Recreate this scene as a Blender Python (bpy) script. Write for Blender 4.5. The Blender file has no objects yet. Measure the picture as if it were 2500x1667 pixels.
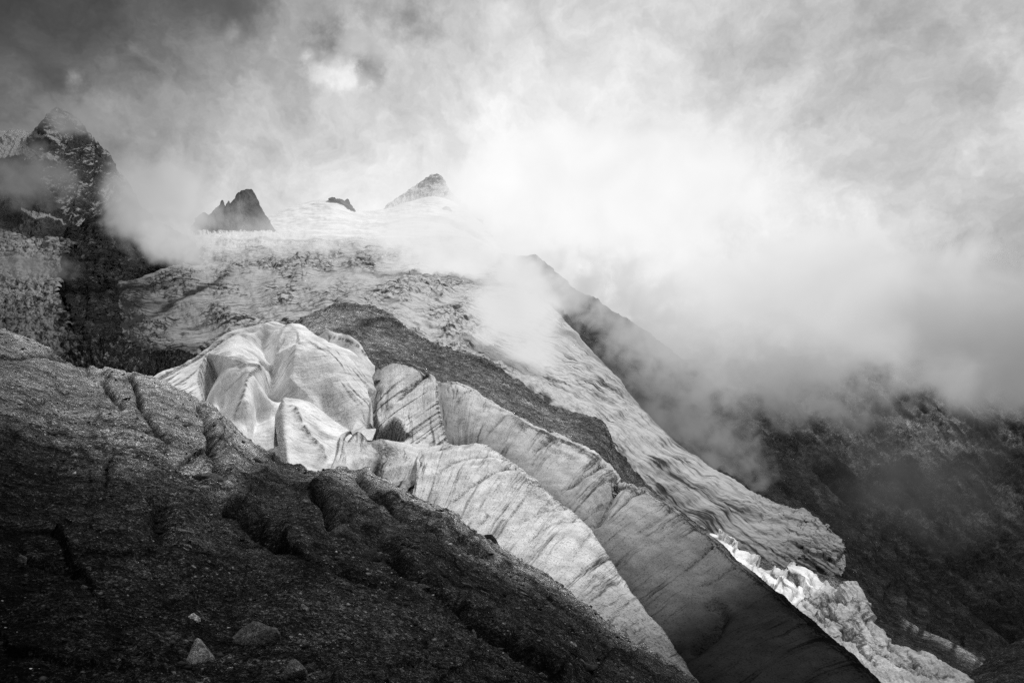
import bpy, math, random
import numpy as np

rng = np.random.default_rng(7)
random.seed(7)
SC = bpy.context.scene
COL = SC.collection
K = 0.75 / 1250.0          # 24 mm lens: tangent per reference pixel


def ray(px, py, d):
    """point at depth d (metres along the view axis) in the direction of a photo coordinate"""
    return np.stack([(px - 1250.0) * K * d, d, -(py - 833.5) * K * d], -1)


# ------------------------------------------------------------------ noise
_perm = np.random.default_rng(11).permutation(256)
_perm = np.concatenate([_perm, _perm, _perm]).astype(np.int32)
_g = np.random.default_rng(12).normal(size=(256, 3))
_g /= np.linalg.norm(_g, axis=1)[:, None]
_gx, _gy, _gz = [np.ascontiguousarray(_g[:, k], np.float32) for k in range(3)]


def pnoise(P):
    P = np.asarray(P, np.float32)
    sh = P.shape[:-1]
    P = P.reshape(-1, 3)
    fl = np.floor(P)
    i = fl.astype(np.int32) & 255
    f = P - fl
    w = f * f * f * (f * (f * 6 - 15) + 10)
    acc = []
    for dx in (0, 1):
        hx = _perm[i[:, 0] + dx]
        for dy in (0, 1):
            hy = _perm[hx + i[:, 1] + dy]
            for dz in (0, 1):
                h = _perm[hy + i[:, 2] + dz]
                acc.append(_gx[h] * (f[:, 0] - dx) + _gy[h] * (f[:, 1] - dy) + _gz[h] * (f[:, 2] - dz))
    wx, wy, wz = w.T
    z = [acc[k] + (acc[k + 1] - acc[k]) * wz for k in (0, 2, 4, 6)]
    y0 = z[0] + (z[1] - z[0]) * wy
    y1 = z[2] + (z[3] - z[2]) * wy
    return ((y0 + (y1 - y0) * wx) * 1.6).astype(float).reshape(sh)


def fbm(P, octv=5, gain=0.5, lac=2.03):
    a, s, o = 1.0, 0.0, 0.0
    P = np.asarray(P, float)
    for k in range(octv):
        o = o + a * pnoise(P + 17.3 * k)
        s += a
        a *= gain
        P = P * lac
    return o / s


def ridged(P, octv=5, gain=0.5, lac=2.03):
    a, s, o = 1.0, 0.0, 0.0
    P = np.asarray(P, float)
    for k in range(octv):
        o = o + a * (1 - 2 * np.abs(pnoise(P + 9.1 * k)))
        s += a
        a *= gain
        P = P * lac
    return o / s


def sstep(a, b, x):
    t = np.clip((x - a) / (b - a), 0, 1)
    return t * t * (3 - 2 * t)


# ------------------------------------------------------------------ surfaces
def pchip(y, n):
    """monotone cubic through y (m points, uniform) sampled at n points; y (m, k)"""
    y = np.asarray(y, float)
    m = len(y)
    if m == 2:
        t = np.linspace(0, 1, n)[:, None]
        return y[0] * (1 - t) + y[1] * t
    d = np.diff(y, axis=0)
    s = np.zeros_like(y)
    prod = d[:-1] * d[1:]
    with np.errstate(divide='ignore', invalid='ignore'):
        hm = np.where(prod > 0, 2 * d[:-1] * d[1:] / (d[:-1] + d[1:]), 0)
    s[1:-1] = hm
    s[0] = d[0]
    s[-1] = d[-1]
    t = np.linspace(0, m - 1, n)
    i = np.minimum(t.astype(int), m - 2)
    f = (t - i)[:, None]
    h00 = 2 * f**3 - 3 * f**2 + 1
    h10 = f**3 - 2 * f**2 + f
    h01 = -2 * f**3 + 3 * f**2
    h11 = f**3 - f**2
    return h00 * y[i] + h10 * s[i] + h01 * y[i + 1] + h11 * s[i + 1]


def catmull(y, n):
    """softer cubic (finite-difference tangents, lightly limited)"""
    y = np.asarray(y, float)
    m = len(y)
    s = np.zeros_like(y)
    s[1:-1] = (y[2:] - y[:-2]) * 0.5
    s[0] = y[1] - y[0]
    s[-1] = y[-1] - y[-2]
    t = np.linspace(0, m - 1, n)
    i = np.minimum(t.astype(int), m - 2)
    f = (t - i)[:, None]
    h00 = 2 * f**3 - 3 * f**2 + 1
    h10 = f**3 - 2 * f**2 + f
    h01 = -2 * f**3 + 3 * f**2
    h11 = f**3 - f**2
    return h00 * y[i] + h10 * s[i] + h01 * y[i + 1] + h11 * s[i + 1]


def arc_resample(pts, n):
    """dense cubic then even spacing in the picture"""
    q = catmull(pts, len(pts) * 40)
    L = np.concatenate([[0], np.cumsum(np.hypot(*np.diff(q[:, :2], axis=0).T))])
    t = np.linspace(0, L[-1], n)
    return np.stack([np.interp(t, L, q[:, k]) for k in range(q.shape[1])], -1)


class Patch:
    """a surface woven from rows of (px, py, depth) guide points"""

    def __init__(s, rows, nu, nv, bands=None, back=None, smooth=catmull):
        # rows: list of lists with the same number of points; log depth is interpolated
        R = []
        for r in rows:
            a = np.array(r, float)
            a[:, 2] = np.log(a[:, 2])
            R.append(smooth(a, nu))
        R = np.array(R)                                   # rows, nu, 3
        G = pchip(R.reshape(len(R), -1), nv).reshape(nv, nu, 3)
        s.nfront = nv
        s.PX, s.PY, s.D = G[..., 0], G[..., 1], np.exp(G[..., 2])
        if back:                                          # hidden far side: list of (depth factor, dpx, dpy)
            for f, dx, dy in back:
                s.PX = np.vstack([s.PX, s.PX[nv - 1:nv] + dx])
                s.PY = np.vstack([s.PY, s.PY[nv - 1:nv] + dy])
                s.D = np.vstack([s.D, s.D[nv - 1:nv] * f])
        s.finish()

    def finish(s):
        s.P = ray(s.PX, s.PY, s.D)
        s.nv, s.nu = s.PX.shape
        du = np.linalg.norm(np.diff(s.P, axis=1), axis=2).mean(0)
        dv = np.linalg.norm(np.diff(s.P, axis=0), axis=2)
        s.U = np.tile(np.concatenate([[0], np.cumsum(du)]), (s.nv, 1))
        s.V = np.vstack([np.zeros(s.nu), np.cumsum(dv, 0)])
        s.v01 = np.clip(np.arange(s.nv) / max(1, s.nfront - 1), 0, 1)[:, None] * np.ones((1, s.nu))
        s.attr = {}

    def normals(s):
        gu = np.gradient(s.P, axis=1)
        gv = np.gradient(s.P, axis=0)
        n = np.cross(gu, gv)
        n /= np.linalg.norm(n, axis=2)[..., None] + 1e-12
        m = s.nfront
        if (np.einsum('ijk,ijk->ij', n[:m], s.P[:m]) > 0).mean() > 0.5:
            n = -n
            s.flip = True
        else:
            s.flip = False
        return n

    def displace(s, d):
        s.P = s.P + s.normals() * np.asarray(d)[..., None]

    def px(s):
        return s.D * K                                      # metres per reference pixel

    def build(s, name, mat, parent=None, smooth=True):
        s.normals()
        nv, nu = s.nv, s.nu
        idx = np.arange(nv * nu).reshape(nv, nu)
        q = np.stack([idx[:-1, :-1], idx[:-1, 1:], idx[1:, 1:], idx[1:, :-1]], -1).reshape(-1, 4)
        if s.flip:
            q = q[:, ::-1]
        return mesh_object(name, s.P.reshape(-1, 3), q, mat, parent, smooth,
                           dict(s.attr, flow=np.stack([s.U, s.V, 0 * s.U], -1)))


def mesh_object(name, V, F, mat, parent=None, smooth=True, attrs=None):
    me = bpy.data.meshes.new(name)
    V = np.ascontiguousarray(V, np.float32)
    F = np.ascontiguousarray(F, np.int32)
    n, k = F.shape
    me.vertices.add(len(V))
    me.vertices.foreach_set('co', V.ravel())
    me.loops.add(n * k)
    me.loops.foreach_set('vertex_index', F.ravel())
    me.polygons.add(n)
    me.polygons.foreach_set('loop_start', np.arange(n, dtype=np.int32) * k)
    if smooth:
        me.polygons.foreach_set('use_smooth', np.ones(n, bool))
    me.update(calc_edges=True)
    for a, val in (attrs or {}).items():
        val = np.ascontiguousarray(val, np.float32)
        if val.ndim == 3 or (val.ndim == 2 and val.shape[-1] == 3 and val.size == len(V) * 3):
            at = me.attributes.new(a, 'FLOAT_VECTOR', 'POINT')
            at.data.foreach_set('vector', val.ravel())
        else:
            at = me.attributes.new(a, 'FLOAT', 'POINT')
            at.data.foreach_set('value', val.ravel())
    me.materials.append(mat)
    o = bpy.data.objects.new(name, me)
    COL.objects.link(o)
    if parent:
        o.parent = parent
    return o


def tag(o, label, cat=None, group=None, kind=None):
    o['label'] = label
    if cat:
        o['category'] = cat
    if group:
        o['group'] = group
    if kind:
        o['kind'] = kind
    return o


# ---- features drawn along guide lines (in photo coordinates of the undisplaced surface)
def line_sd(PX, PY, pts):
    """distance to a polyline, signed side (+ = picture right of a line drawn downwards), position 0..1"""
    pts = np.array(pts, float)
    if len(pts) > 2:
        pts = catmull(pts, len(pts) * 6)
    seg = np.diff(pts, axis=0)
    L = np.hypot(seg[:, 0], seg[:, 1])
    cum = np.concatenate([[0], np.cumsum(L)])
    best = np.full(PX.shape, 1e9)
    side = np.zeros(PX.shape)
    tt = np.zeros(PX.shape)
    for k in range(len(seg)):
        ax, ay = pts[k]
        dx, dy = seg[k]
        t = np.clip(((PX - ax) * dx + (PY - ay) * dy) / (L[k]**2 + 1e-9), 0, 1)
        d = np.hypot(PX - ax - t * dx, PY - ay - t * dy)
        m = d < best
        best = np.where(m, d, best)
        c = -(dx * (PY - ay) - dy * (PX - ax))
        side = np.where(m, np.sign(c), side)
        tt = np.where(m, (cum[k] + t * L[k]) / cum[-1], tt)
    return best, side, tt


def taper(t, a=0.15, b=0.15):
    return sstep(0, a, t) * (1 - sstep(1 - b, 1, t))


def inside(PX, PY, poly):
    """signed distance to a closed outline, + inside"""
    p = np.array(poly, float)
    d, _, _ = line_sd_raw(PX, PY, np.vstack([p, p[:1]]))
    ins = np.zeros(PX.shape, bool)
    j = len(p) - 1
    for i in range(len(p)):
        xi, yi = p[i]
        xj, yj = p[j]
        c = ((yi > PY) != (yj > PY)) & (PX < (xj - xi) * (PY - yi) / (yj - yi + 1e-9) + xi)
        ins ^= c
        j = i
    return np.where(ins, d, -d)


def line_sd_raw(PX, PY, pts):
    best = np.full(PX.shape, 1e9)
    for k in range(len(pts) - 1):
        ax, ay = pts[k]
        dx, dy = pts[k + 1] - pts[k]
        t = np.clip(((PX - ax) * dx + (PY - ay) * dy) / (dx * dx + dy * dy + 1e-9), 0, 1)
        best = np.minimum(best, np.hypot(PX - ax - t * dx, PY - ay - t * dy))
    return best, None, None


def warp(p, amp, scale, seed=0):
    """noise-shifted photo coordinates so that painted or carved edges come out ragged"""
    q = np.stack([p.PX / scale, p.PY / scale, 0 * p.PX + seed], -1)
    return p.PX + amp * fbm(q, 4), p.PY + amp * fbm(q + 31.7, 4)


def blocks(PX, PY, size, aspect, angle, seed, tilt=.5, box=None):
    """broken plates: per-plate height and tilt, and the distance to the nearest joint (all in photo pixels)"""
    r = np.random.default_rng(seed)
    c, sn = math.cos(angle), math.sin(angle)
    X = (PX * c + PY * sn) / (size * aspect)
    Y = (PY * c - PX * sn) / size
    gx, gy = np.floor(X).astype(int), np.floor(Y).astype(int)
    tab = r.random((64, 64, 5))
    d1 = np.full(X.shape, 9.0)
    d2 = np.full(X.shape, 9.0)
    h = np.zeros(X.shape)
    for i in (-1, 0, 1):
        for j in (-1, 0, 1):
            t = tab[(gx + i) % 64, (gy + j) % 64]
            dx, dy = X - (gx + i + .1 + .8 * t[..., 0]), Y - (gy + j + .1 + .8 * t[..., 1])
            q = np.abs(dx) * .5 + np.hypot(dx, dy) * .7
            hh = (t[..., 2] - .5) + tilt * ((t[..., 3] - .5) * dx + (t[..., 4] - .5) * dy) * 2
            near = q < d1
            d2 = np.where(near, d1, np.minimum(d2, q))
            h = np.where(near, hh, h)
            d1 = np.where(near, q, d1)
    return h, (d2 - d1) * size


# ------------------------------------------------------------------ materials
class NB:
    def __init__(s, tree):
        s.t = tree
        s.n = tree.nodes
        s.l = tree.links
        s.n.clear()

    def put(s, sock, v):
        if isinstance(v, bpy.types.NodeSocket):
            s.l.new(v, sock)
        elif v is not None:
            if sock.type == 'RGBA' and np.isscalar(v):
                v = (v, v, v, 1)
            sock.default_value = v

    def node(s, typ, ins=None, **props):
        n = s.n.new(typ)
        for k, v in props.items():
            setattr(n, k, v)
        for k, v in (ins or {}).items():
            s.put(n.inputs[k], v)
        return n

    def math(s, op, a, b=None, c=None, clamp=False):
        n = s.node('ShaderNodeMath', operation=op, use_clamp=clamp)
        for i, v in enumerate((a, b, c)):
            if v is not None:
                s.put(n.inputs[i], v)
        return n.outputs[0]

    def vmath(s, op, a, b=None, out=0, scale=None):
        n = s.node('ShaderNodeVectorMath', operation=op)
        s.put(n.inputs[0], a)
        if b is not None:
            s.put(n.inputs[1], b)
        if scale is not None:
            s.put(n.inputs['Scale'], scale)
        return n.outputs[out]

    def attr(s, name, vec=False):
        n = s.node('ShaderNodeAttribute', attribute_name=name)
        return n.outputs['Vector' if vec else 'Fac']

    def pos(s):
        return s.node('ShaderNodeNewGeometry').outputs['Position']

    def mapping(s, v, scale):
        return s.vmath('MULTIPLY', v, tuple(scale))

    def noise(s, v, scale, detail=4, rough=0.55, dist=0.0, typ='FBM', lac=2.0):
        n = s.node('ShaderNodeTexNoise', {'Vector': v, 'Scale': scale, 'Detail': detail, 'Roughness': rough,
                                          'Lacunarity': lac, 'Distortion': dist}, noise_type=typ)
        return n.outputs[0]

    def voronoi(s, v, scale, feature='F1', out='Distance', rand=1.0):
        n = s.node('ShaderNodeTexVoronoi', {'Vector': v, 'Scale': scale, 'Randomness': rand}, feature=feature)
        return n.outputs[out]

    def ramp(s, x, a, b, lo=0.0, hi=1.0, mode='SMOOTHSTEP'):
        n = s.node('ShaderNodeMapRange', {0: x, 1: a, 2: b, 3: lo, 4: hi}, interpolation_type=mode)
        return n.outputs[0]

    def mix(s, f, a, b):
        n = s.node('ShaderNodeMix', data_type='FLOAT')
        s.put(n.inputs[0], f)
        s.put(n.inputs[2], a)
        s.put(n.inputs[3], b)
        return n.outputs[0]

    def bump(s, h, strength, dist, normal=None):
        n = s.node('ShaderNodeBump', {'Height': h, 'Strength': strength, 'Distance': dist})
        if normal is not None:
            s.put(n.inputs['Normal'], normal)
        return n.outputs[0]


def new_mat(name):
    m = bpy.data.materials.new(name)
    m.use_nodes = True
    return m, NB(m.node_tree)


def finish_mat(b, grey, normal=None, rough=0.9, spec=0.2):
    c = b.node('ShaderNodeCombineColor')
    for i in range(3):
        b.put(c.inputs[i], grey)
    p = b.node('ShaderNodeBsdfPrincipled', {'Base Color': c.outputs[0], 'Roughness': rough, 'Specular IOR Level': spec})
    if normal is not None:
        b.put(p.inputs['Normal'], normal)
    o = b.node('ShaderNodeOutputMaterial')
    b.l.new(p.outputs[0], o.inputs[0])


def rock_mat(name, lo, hi, grain, bump=0.6, snow=0.0, speck=0.0, stretch=(1, 1, 1), speck_scale=1.0, spec=0.03, rough=0.95, cell=0.0, snoise=1.0):
    """grain = metres of the finest visible grain"""
    m, b = new_mat(name)
    P = b.mapping(b.pos(), [k / grain for k in stretch])
    n1 = b.noise(P, 0.03, 5, 0.6)
    n2 = b.noise(P, 0.22, 6, 0.65)
    n3 = b.noise(P, 1.0, 6, 0.78)
    f = b.math('ADD', b.math('MULTIPLY', n1, 0.3), b.math('ADD', b.math('MULTIPLY', n2, 0.35), b.math('MULTIPLY', n3, 0.35)))
    g = b.math('POWER', b.ramp(f, 0.40, 0.61, 0.0, 1.0, 'LINEAR'), 1.7)
    g = b.ramp(g, 0.0, 1.0, lo, hi, 'LINEAR')
    if cell:
        PW = b.vmath('ADD', P, b.vmath('SCALE', b.node('ShaderNodeTexNoise', {'Vector': P, 'Scale': 1.5, 'Detail': 2}).outputs[1], scale=0.5))
        for sc_, k_ in ((1.1, .45), (3.3, .8), (7.5, .8)):
            r_ = b.node('ShaderNodeSeparateColor', {0: b.voronoi(PW, sc_, 'F1', 'Color')}).outputs[0]
            g = b.math('MULTIPLY', g, b.ramp(b.math('POWER', r_, 2.2), 0.0, 1.0, 1 - cell * k_, 1 + 1.9 * cell * k_, 'LINEAR'))
    g = b.math('MULTIPLY', g, b.attr('tone'))
    if snow:
        sn = b.math('ADD', b.attr('snow'), b.math('MULTIPLY', b.math('SUBTRACT', n2, 0.5), 1.6 * snoise))
        sn = b.math('ADD', sn, b.math('MULTIPLY', b.math('SUBTRACT', n3, 0.5), 1.0 * snoise))
        g = b.mix(b.ramp(sn, 0.45, 0.6), g, snow)
    if speck:
        v = b.node('ShaderNodeTexVoronoi', {'Vector': P, 'Scale': speck_scale}, feature='F1')
        r = b.node('ShaderNodeSeparateColor', {0: v.outputs['Color']}).outputs[0]
        mask = b.math('MULTIPLY', b.ramp(r, 0.86, 0.99), b.ramp(v.outputs['Distance'], 0.42, 0.25))
        mask = b.math('MULTIPLY', mask, b.ramp(n2, 0.42, 0.6))
        g = b.mix(mask, g, b.math('MULTIPLY', speck, b.attr('tone')))
    h = b.math('ADD', b.math('MULTIPLY', n2, 3.0), n3)
    nb = b.bump(h, bump, grain * 2.5)
    finish_mat(b, g, nb, rough, spec)
    return m


def ice_mat(name, clean, dirty, unit, su=1.0, sv=0.08, streak=0.5, speck=0.5, bump=0.35, warpamt=0.6, grain=1.0):
    """glacier ice: dirt streaks run along the 'flow' coordinates, unit = streak spacing in metres"""
    m, b = new_mat(name)
    fl = b.attr('flow', True)
    P = b.pos()
    wob = b.noise(P, 0.35 / unit, 3, 0.5)
    fw = b.vmath('ADD', fl, b.vmath('SCALE', b.node('ShaderNodeCombineXYZ', {0: wob, 1: 0.0, 2: 0.0}).outputs[0], scale=warpamt * unit * 4))
    S = b.mapping(fw, (su / unit, sv / unit, 1))
    s1 = b.noise(S, 0.8, 6, 0.66)
    s2 = b.noise(S, 3.4, 5, 0.7)
    big = b.noise(P, 0.12 / unit, 4, 0.55)
    fine = b.noise(P, 7.0 * grain / unit, 3, 0.75)
    fine2 = b.noise(P, 2.2 * grain / unit, 4, 0.7)
    st = b.math('ADD', b.math('MULTIPLY', s1, 0.65), b.math('MULTIPLY', s2, 0.35))
    d = b.math('MULTIPLY', b.ramp(st, 0.5, 0.36), streak)
    d = b.math('MULTIPLY', d, b.ramp(big, 0.3, 0.62, 0.35, 1.25))
    sp = b.math('MULTIPLY', b.ramp(fine, 0.49, 0.64), speck)
    sp = b.math('MULTIPLY', sp, b.ramp(fine2, 0.35, 0.62, 0.25, 1.0))
    da = b.attr('dirt')
    dn = b.math('MULTIPLY', da, b.ramp(b.math('ADD', b.math('MULTIPLY', fine2, 0.5), b.math('MULTIPLY', fine, 0.5)), 0.38, 0.58, 0.35, 1.5))
    f = b.math('ADD', b.math('ADD', d, sp), dn, clamp=True)
    g = b.mix(f, clean, dirty)
    g = b.math('MULTIPLY', g, b.ramp(b.noise(P, 0.5 / unit, 4, 0.6), 0.3, 0.7, 0.72, 1.12))
    g = b.math('MULTIPLY', g, b.attr('tone'))
    h = b.math('ADD', b.math('MULTIPLY', st, 2.2), b.math('MULTIPLY', fine2, 0.7))
    nb = b.bump(h, bump, unit * 0.35)
    finish_mat(b, g, nb, 0.75, b.math('MULTIPLY', b.attr('tone'), 0.12))
    return m


def glacier_mat(name, clean, dirty, unit, stretch=(0.35, 1.0), amt=0.6, tonek=1.0):
    m, b = new_mat(name)
    fl = b.attr('flow', True)
    P = b.pos()
    w = b.noise(P, 0.08 / unit, 3, 0.5)
    fw = b.vmath('ADD', fl, b.vmath('SCALE', b.node('ShaderNodeCombineXYZ', {0: w, 1: w, 2: 0.0}).outputs[0], scale=unit * 9))
    S = b.mapping(fw, (stretch[0] / unit, stretch[1] / unit, 1))
    r1 = b.noise(S, 0.35, 5, 0.6)
    r2 = b.noise(S, 1.0, 3, 0.6)
    v = b.voronoi(S, 0.8, 'DISTANCE_TO_EDGE')
    big = b.noise(P, 0.03 / unit, 4, 0.6)
    f = b.math('ADD', b.math('MULTIPLY', b.ramp(r1, 0.52, 0.36), 0.8), b.math('MULTIPLY', b.ramp(r2, 0.55, 0.33), 0.55))
    f = b.math('ADD', f, b.math('MULTIPLY', b.ramp(v, 0.07, 0.0), 0.30))
    f = b.math('MULTIPLY', f, b.math('MULTIPLY', amt, b.ramp(big, 0.3, 0.7, 0.5, 1.3)))
    f = b.math('MULTIPLY', f, b.attr('rough'))
    f = b.math('ADD', f, b.attr('dirt'), clamp=True)
    g = b.math('MULTIPLY', b.mix(f, clean, dirty), b.attr('tone'))
    nb = b.bump(b.math('ADD', r1, b.math('MULTIPLY', r2, 0.6)), 0.7, unit * 1.2)
    finish_mat(b, g, nb, 0.9, 0.05)
    return m


# ------------------------------------------------------------------ camera
cam = bpy.data.cameras.new('camera')
cam.lens = 24
cam.sensor_width = 36
cam.clip_start = 0.1
cam.clip_end = 40000
co = bpy.data.objects.new('camera', cam)
COL.objects.link(co)
co.rotation_euler = (math.radians(90), 0, 0)
SC.camera = co
SC.view_settings.view_transform = 'Standard'
SC.view_settings.look = 'None'
SC.view_settings.exposure = 0
SC.view_settings.gamma = 1

# ------------------------------------------------------------------ light
SUN_EL, SUN_AZ = 60.0, 52.0      # degrees; azimuth measured from the view axis, negative = picture left
az, el = math.radians(SUN_AZ), math.radians(SUN_EL)
sd = np.array([math.sin(az) * math.cos(el), math.cos(az) * math.cos(el), math.sin(el)])
sun = bpy.data.lights.new('sun', 'SUN')
sun.energy = 2.3
sun.angle = math.radians(12)
sun.color = (1.0, 1.0, 1.0)
so = bpy.data.objects.new('sun', sun)
COL.objects.link(so)
from mathutils import Vector
so.rotation_euler = Vector(sd).to_track_quat('Z', 'Y').to_euler()


def sky_world():
    W = bpy.data.worlds.new('World')
    SC.world = W
    W.use_nodes = True
    b = NB(W.node_tree)
    sky = b.node('ShaderNodeTexSky', sky_type='NISHITA')
    sky.sun_disc = False
    sky.sun_elevation = el
    sky.sun_rotation = az
    sky.altitude = 2500
    bw = b.node('ShaderNodeRGBToBW', {0: sky.outputs[0]}).outputs[0]
    clear = b.math('MULTIPLY', bw, 0.06)
    D = b.node('ShaderNodeTexCoord').outputs['Generated']
    # drifting distortion so that every patch of cloud has a torn edge
    w1 = b.node('ShaderNodeTexNoise', {'Vector': D, 'Scale': 3.2, 'Detail': 6, 'Roughness': 0.6}).outputs[1]
    w2 = b.node('ShaderNodeTexNoise', {'Vector': D, 'Scale': 11.0, 'Detail': 6, 'Roughness': 0.6}).outputs[1]
    Dw = b.vmath('ADD', D, b.vmath('SCALE', b.vmath('SUBTRACT', w1, (.5, .5, .5)), scale=0.22))
    Dw = b.vmath('ADD', Dw, b.vmath('SCALE', b.vmath('SUBTRACT', w2, (.5, .5, .5)), scale=0.09))
    Dn = b.vmath('NORMALIZE', Dw)
    Dw2 = b.vmath('NORMALIZE', b.vmath('ADD', D, b.vmath('SCALE', b.vmath('SUBTRACT', w2, (.5, .5, .5)), scale=0.05)))
    num = den = None
    for px, py, val, k, wt in SKY:
        d = ray(np.array(px, float), np.array(py, float), 1.0)
        d = d / np.linalg.norm(d)
        dot = b.vmath('DOT_PRODUCT', Dn, tuple(d), out='Value')
        e = b.math('EXPONENT', b.math('MULTIPLY', b.math('SUBTRACT', dot, 1.0), k))
        e = b.math('MULTIPLY', e, wt)
        ev = b.math('MULTIPLY', e, val)
        num = ev if num is None else b.math('ADD', num, ev)
        den = e if den is None else b.math('ADD', den, e)
    up = b.node('ShaderNodeSeparateXYZ', {0: D}).outputs[2]
    num = b.math('ADD', num, b.math('MULTIPLY', b.ramp(up, 0.0, 0.8, 0.30, 0.84), 0.004))
    den = b.math('ADD', den, 0.004)
    val = b.math('DIVIDE', num, den)
    # fine wisps, stronger where the sky is broken
    wis = b.noise(Dw, 4.0, 8, 0.62, 0.0)
    wis2 = b.noise(Dw, 16.0, 6, 0.6)
    ww = b.math('ADD', b.math('MULTIPLY', b.math('SUBTRACT', wis, 0.5), 0.58), b.math('MULTIPLY', b.math('SUBTRACT', wis2, 0.5), 0.16))
    amp = b.ramp(val, 0.75, 1.0, 1.0, 0.5)
    val = b.math('ADD', val, b.math('MULTIPLY', ww, amp))
    pn = b.noise(D, 9.0, 8, 0.66)
    pn2 = b.noise(b.vmath('ADD', D, (3.1, 1.7, 0.4)), 22.0, 6, 0.62)
    for px, py, rad, tgt, hard, stx in PUFFS:
        d = ray(np.array(px, float), np.array(py, float), 1.0)
        df = b.vmath('MULTIPLY', b.vmath('SUBTRACT', Dw2, tuple(d / np.linalg.norm(d))), (1 / stx, 1.0, 1.0))
        dist = b.vmath('LENGTH', df, out='Value')
        q = b.math('SUBTRACT', 1.0, b.math('DIVIDE', dist, rad * K * 0.9))
        q = b.math('ADD', q, b.math('MULTIPLY', b.math('SUBTRACT', pn, 0.5), 3.2))
        q = b.math('ADD', q, b.math('MULTIPLY', b.math('SUBTRACT', pn2, 0.5), 1.4))
        mk = b.math('MULTIPLY', b.ramp(q, 0.0, hard), b.ramp(dist, rad * K * 1.9, rad * K * 0.7))
        val = b.mix(mk, val, b.math('ADD', tgt, b.math('MULTIPLY', b.math('SUBTRACT', pn2, 0.5), .25)))
    val = b.math('MAXIMUM', val, 0.12)
    val = b.math('MINIMUM', val, 0.985)
    lin = b.math('POWER', val, 2.2)
    # small gaps of blue show a little of the clear sky between the clouds
    gap = b.ramp(val, 0.5, 0.3, 0.0, 0.35)
    lin = b.mix(gap, lin, clear)
    bg = b.node('ShaderNodeBackground', {'Color': lin, 'Strength': 1.0})
    o = b.node('ShaderNodeOutputWorld')
    b.l.new(bg.outputs[0], o.inputs[0])
    W.cycles.sampling_method = 'MANUAL'
    W.cycles.sample_map_resolution = 512


# cloud fragments and gaps: (photo x, photo y, radius, brightness, edge softness, stretch)
PUFFS = [(800, 100, 95, .46, 1.1, 1.2), (890, 165, 60, .58, 1.0, 1.3), (565, 5, 90, .36, 1.6, 1.5), (1010, 40, 90, .50, 1.6, 1.5), (2160, 80, 120, .56, 2.0, .8),
         (560, 75, 40, .62, 1.4, .7), (183, 190, 36, .66, 1.8, .8), (285, 280, 100, .74, 2.0, 1.2), (800, 170, 70, .86, .9, 1.4), (850, 195, 46, .90, .9, 1.5), (755, 130, 38, .80, .9, 1.0), (880, 112, 54, .76, .9, 1.7),
         (1225, 75, 85, .86, 1.0, .9), (2450, 80, 110, .90, 1.8, .9)]
# (photo x, photo y, perceived brightness, sharpness, weight)
SKY = [
    (-150, -100, .05, 50, 1.4), (100, 20, .16, 60, 1.4), (400, 60, .36, 60, 1.1), (40, 220, .46, 90, 1), (260, 190, .56, 90, .8), (60, 330, .62, 90, .7),
    (320, 310, .80, 140, 1), (600, 90, .56, 90, 1), (660, 260, .74, 80, 1), (480, 400, .92, 80, 1.4), (820, 110, .56, 120, 1), (990, 30, .50, 140, 1.2),
    (900, 290, .84, 90, 1), (700, 430, .94, 80, 1.3), (960, 420, .96, 80, 1), (1150, 90, .66, 140, 1), (1280, 40, .66, 160, 1), (1280, 260, .94, 70, 1.3),
    (1500, 60, .74, 90, 1), (1580, 270, 1.0, 50, 2.4), (1720, 20, .60, 90, 1.1), (1930, 100, .58, 80, 1.2), (2180, 90, .38, 120, 1.8), (2110, 240, .60, 110, 1.2),
    (2450, 90, .92, 140, 1.2), (2330, 240, .88, 110, 1), (2060, 350, 1.0, 90, 1.6), (2460, 430, .74, 90, 1.1), (2250, 470, .92, 110, 1.2), (1350, 480, .97, 60, 1.6), (1800, 430, .95, 60, 1.6),
    (2130, 600, .86, 70, 1.4), (2540, 680, .56, 80, 1.1), (1700, 650, .92, 60, 1), (2520, 850, .40, 90, 1), (400, 620, .85, 80, 1),
]
sky_world()

# ------------------------------------------------------------------ materials in use
M_slab = rock_mat('slab_rock', 0.006, 0.17, 0.04, bump=1.0, speck=0.5, speck_scale=1.2, spec=0.03, cell=.9)
M_stone = rock_mat('loose_stone', 0.03, 0.2, 0.012, bump=0.9, cell=.45)
M_gravel = rock_mat('gravel_stone', 0.02, 0.13, 0.05, bump=0.2)
M_midrock = rock_mat('dark_schist', 0.03, 0.22, 0.5, bump=1.0, speck=.3, speck_scale=.9, cell=.45, snow=.42)
M_slope = rock_mat('far_slope_rock', 0.022, 0.14, 4.0, bump=1.0, snow=0.30, cell=.3)
M_cliff = rock_mat('cliff_rock', 0.015, 0.12, 2.0, bump=1.0, cell=.6)
M_peak = rock_mat('peak_rock', 0.03, 0.16, 5.0, bump=1.0, snow=0.55, snoise=.5)
M_far = rock_mat('far_peak_rock', 0.10, 0.22, 8.0, bump=0.6, snow=0.8)
M_snow, _b = new_mat('snow')
_p = _b.pos()
_n = _b.noise(_b.mapping(_p, (1 / 60, 1 / 200, 1 / 12)), 1.0, 6, 0.65)
finish_mat(_b, _b.ramp(_n, 0.35, 0.6, 0.62, 0.86), _b.bump(_n, 0.5, 6.0), 0.9, 0.1)
M_ice = ice_mat('glacier_ice', 0.76, 0.08, 0.55, su=0.8, sv=0.045, streak=0.85, speck=0.75, bump=.6, warpamt=.22)
M_ice_dome = ice_mat('dome_ice', 0.86, 0.13, 0.9, su=0.16, sv=0.8, streak=0.55, speck=0.32, warpamt=0.6, grain=1.6)
M_white_ice = ice_mat('white_ice', 0.85, 0.14, 1.2, su=1.0, sv=0.2, streak=0.3, speck=0.1)
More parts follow.
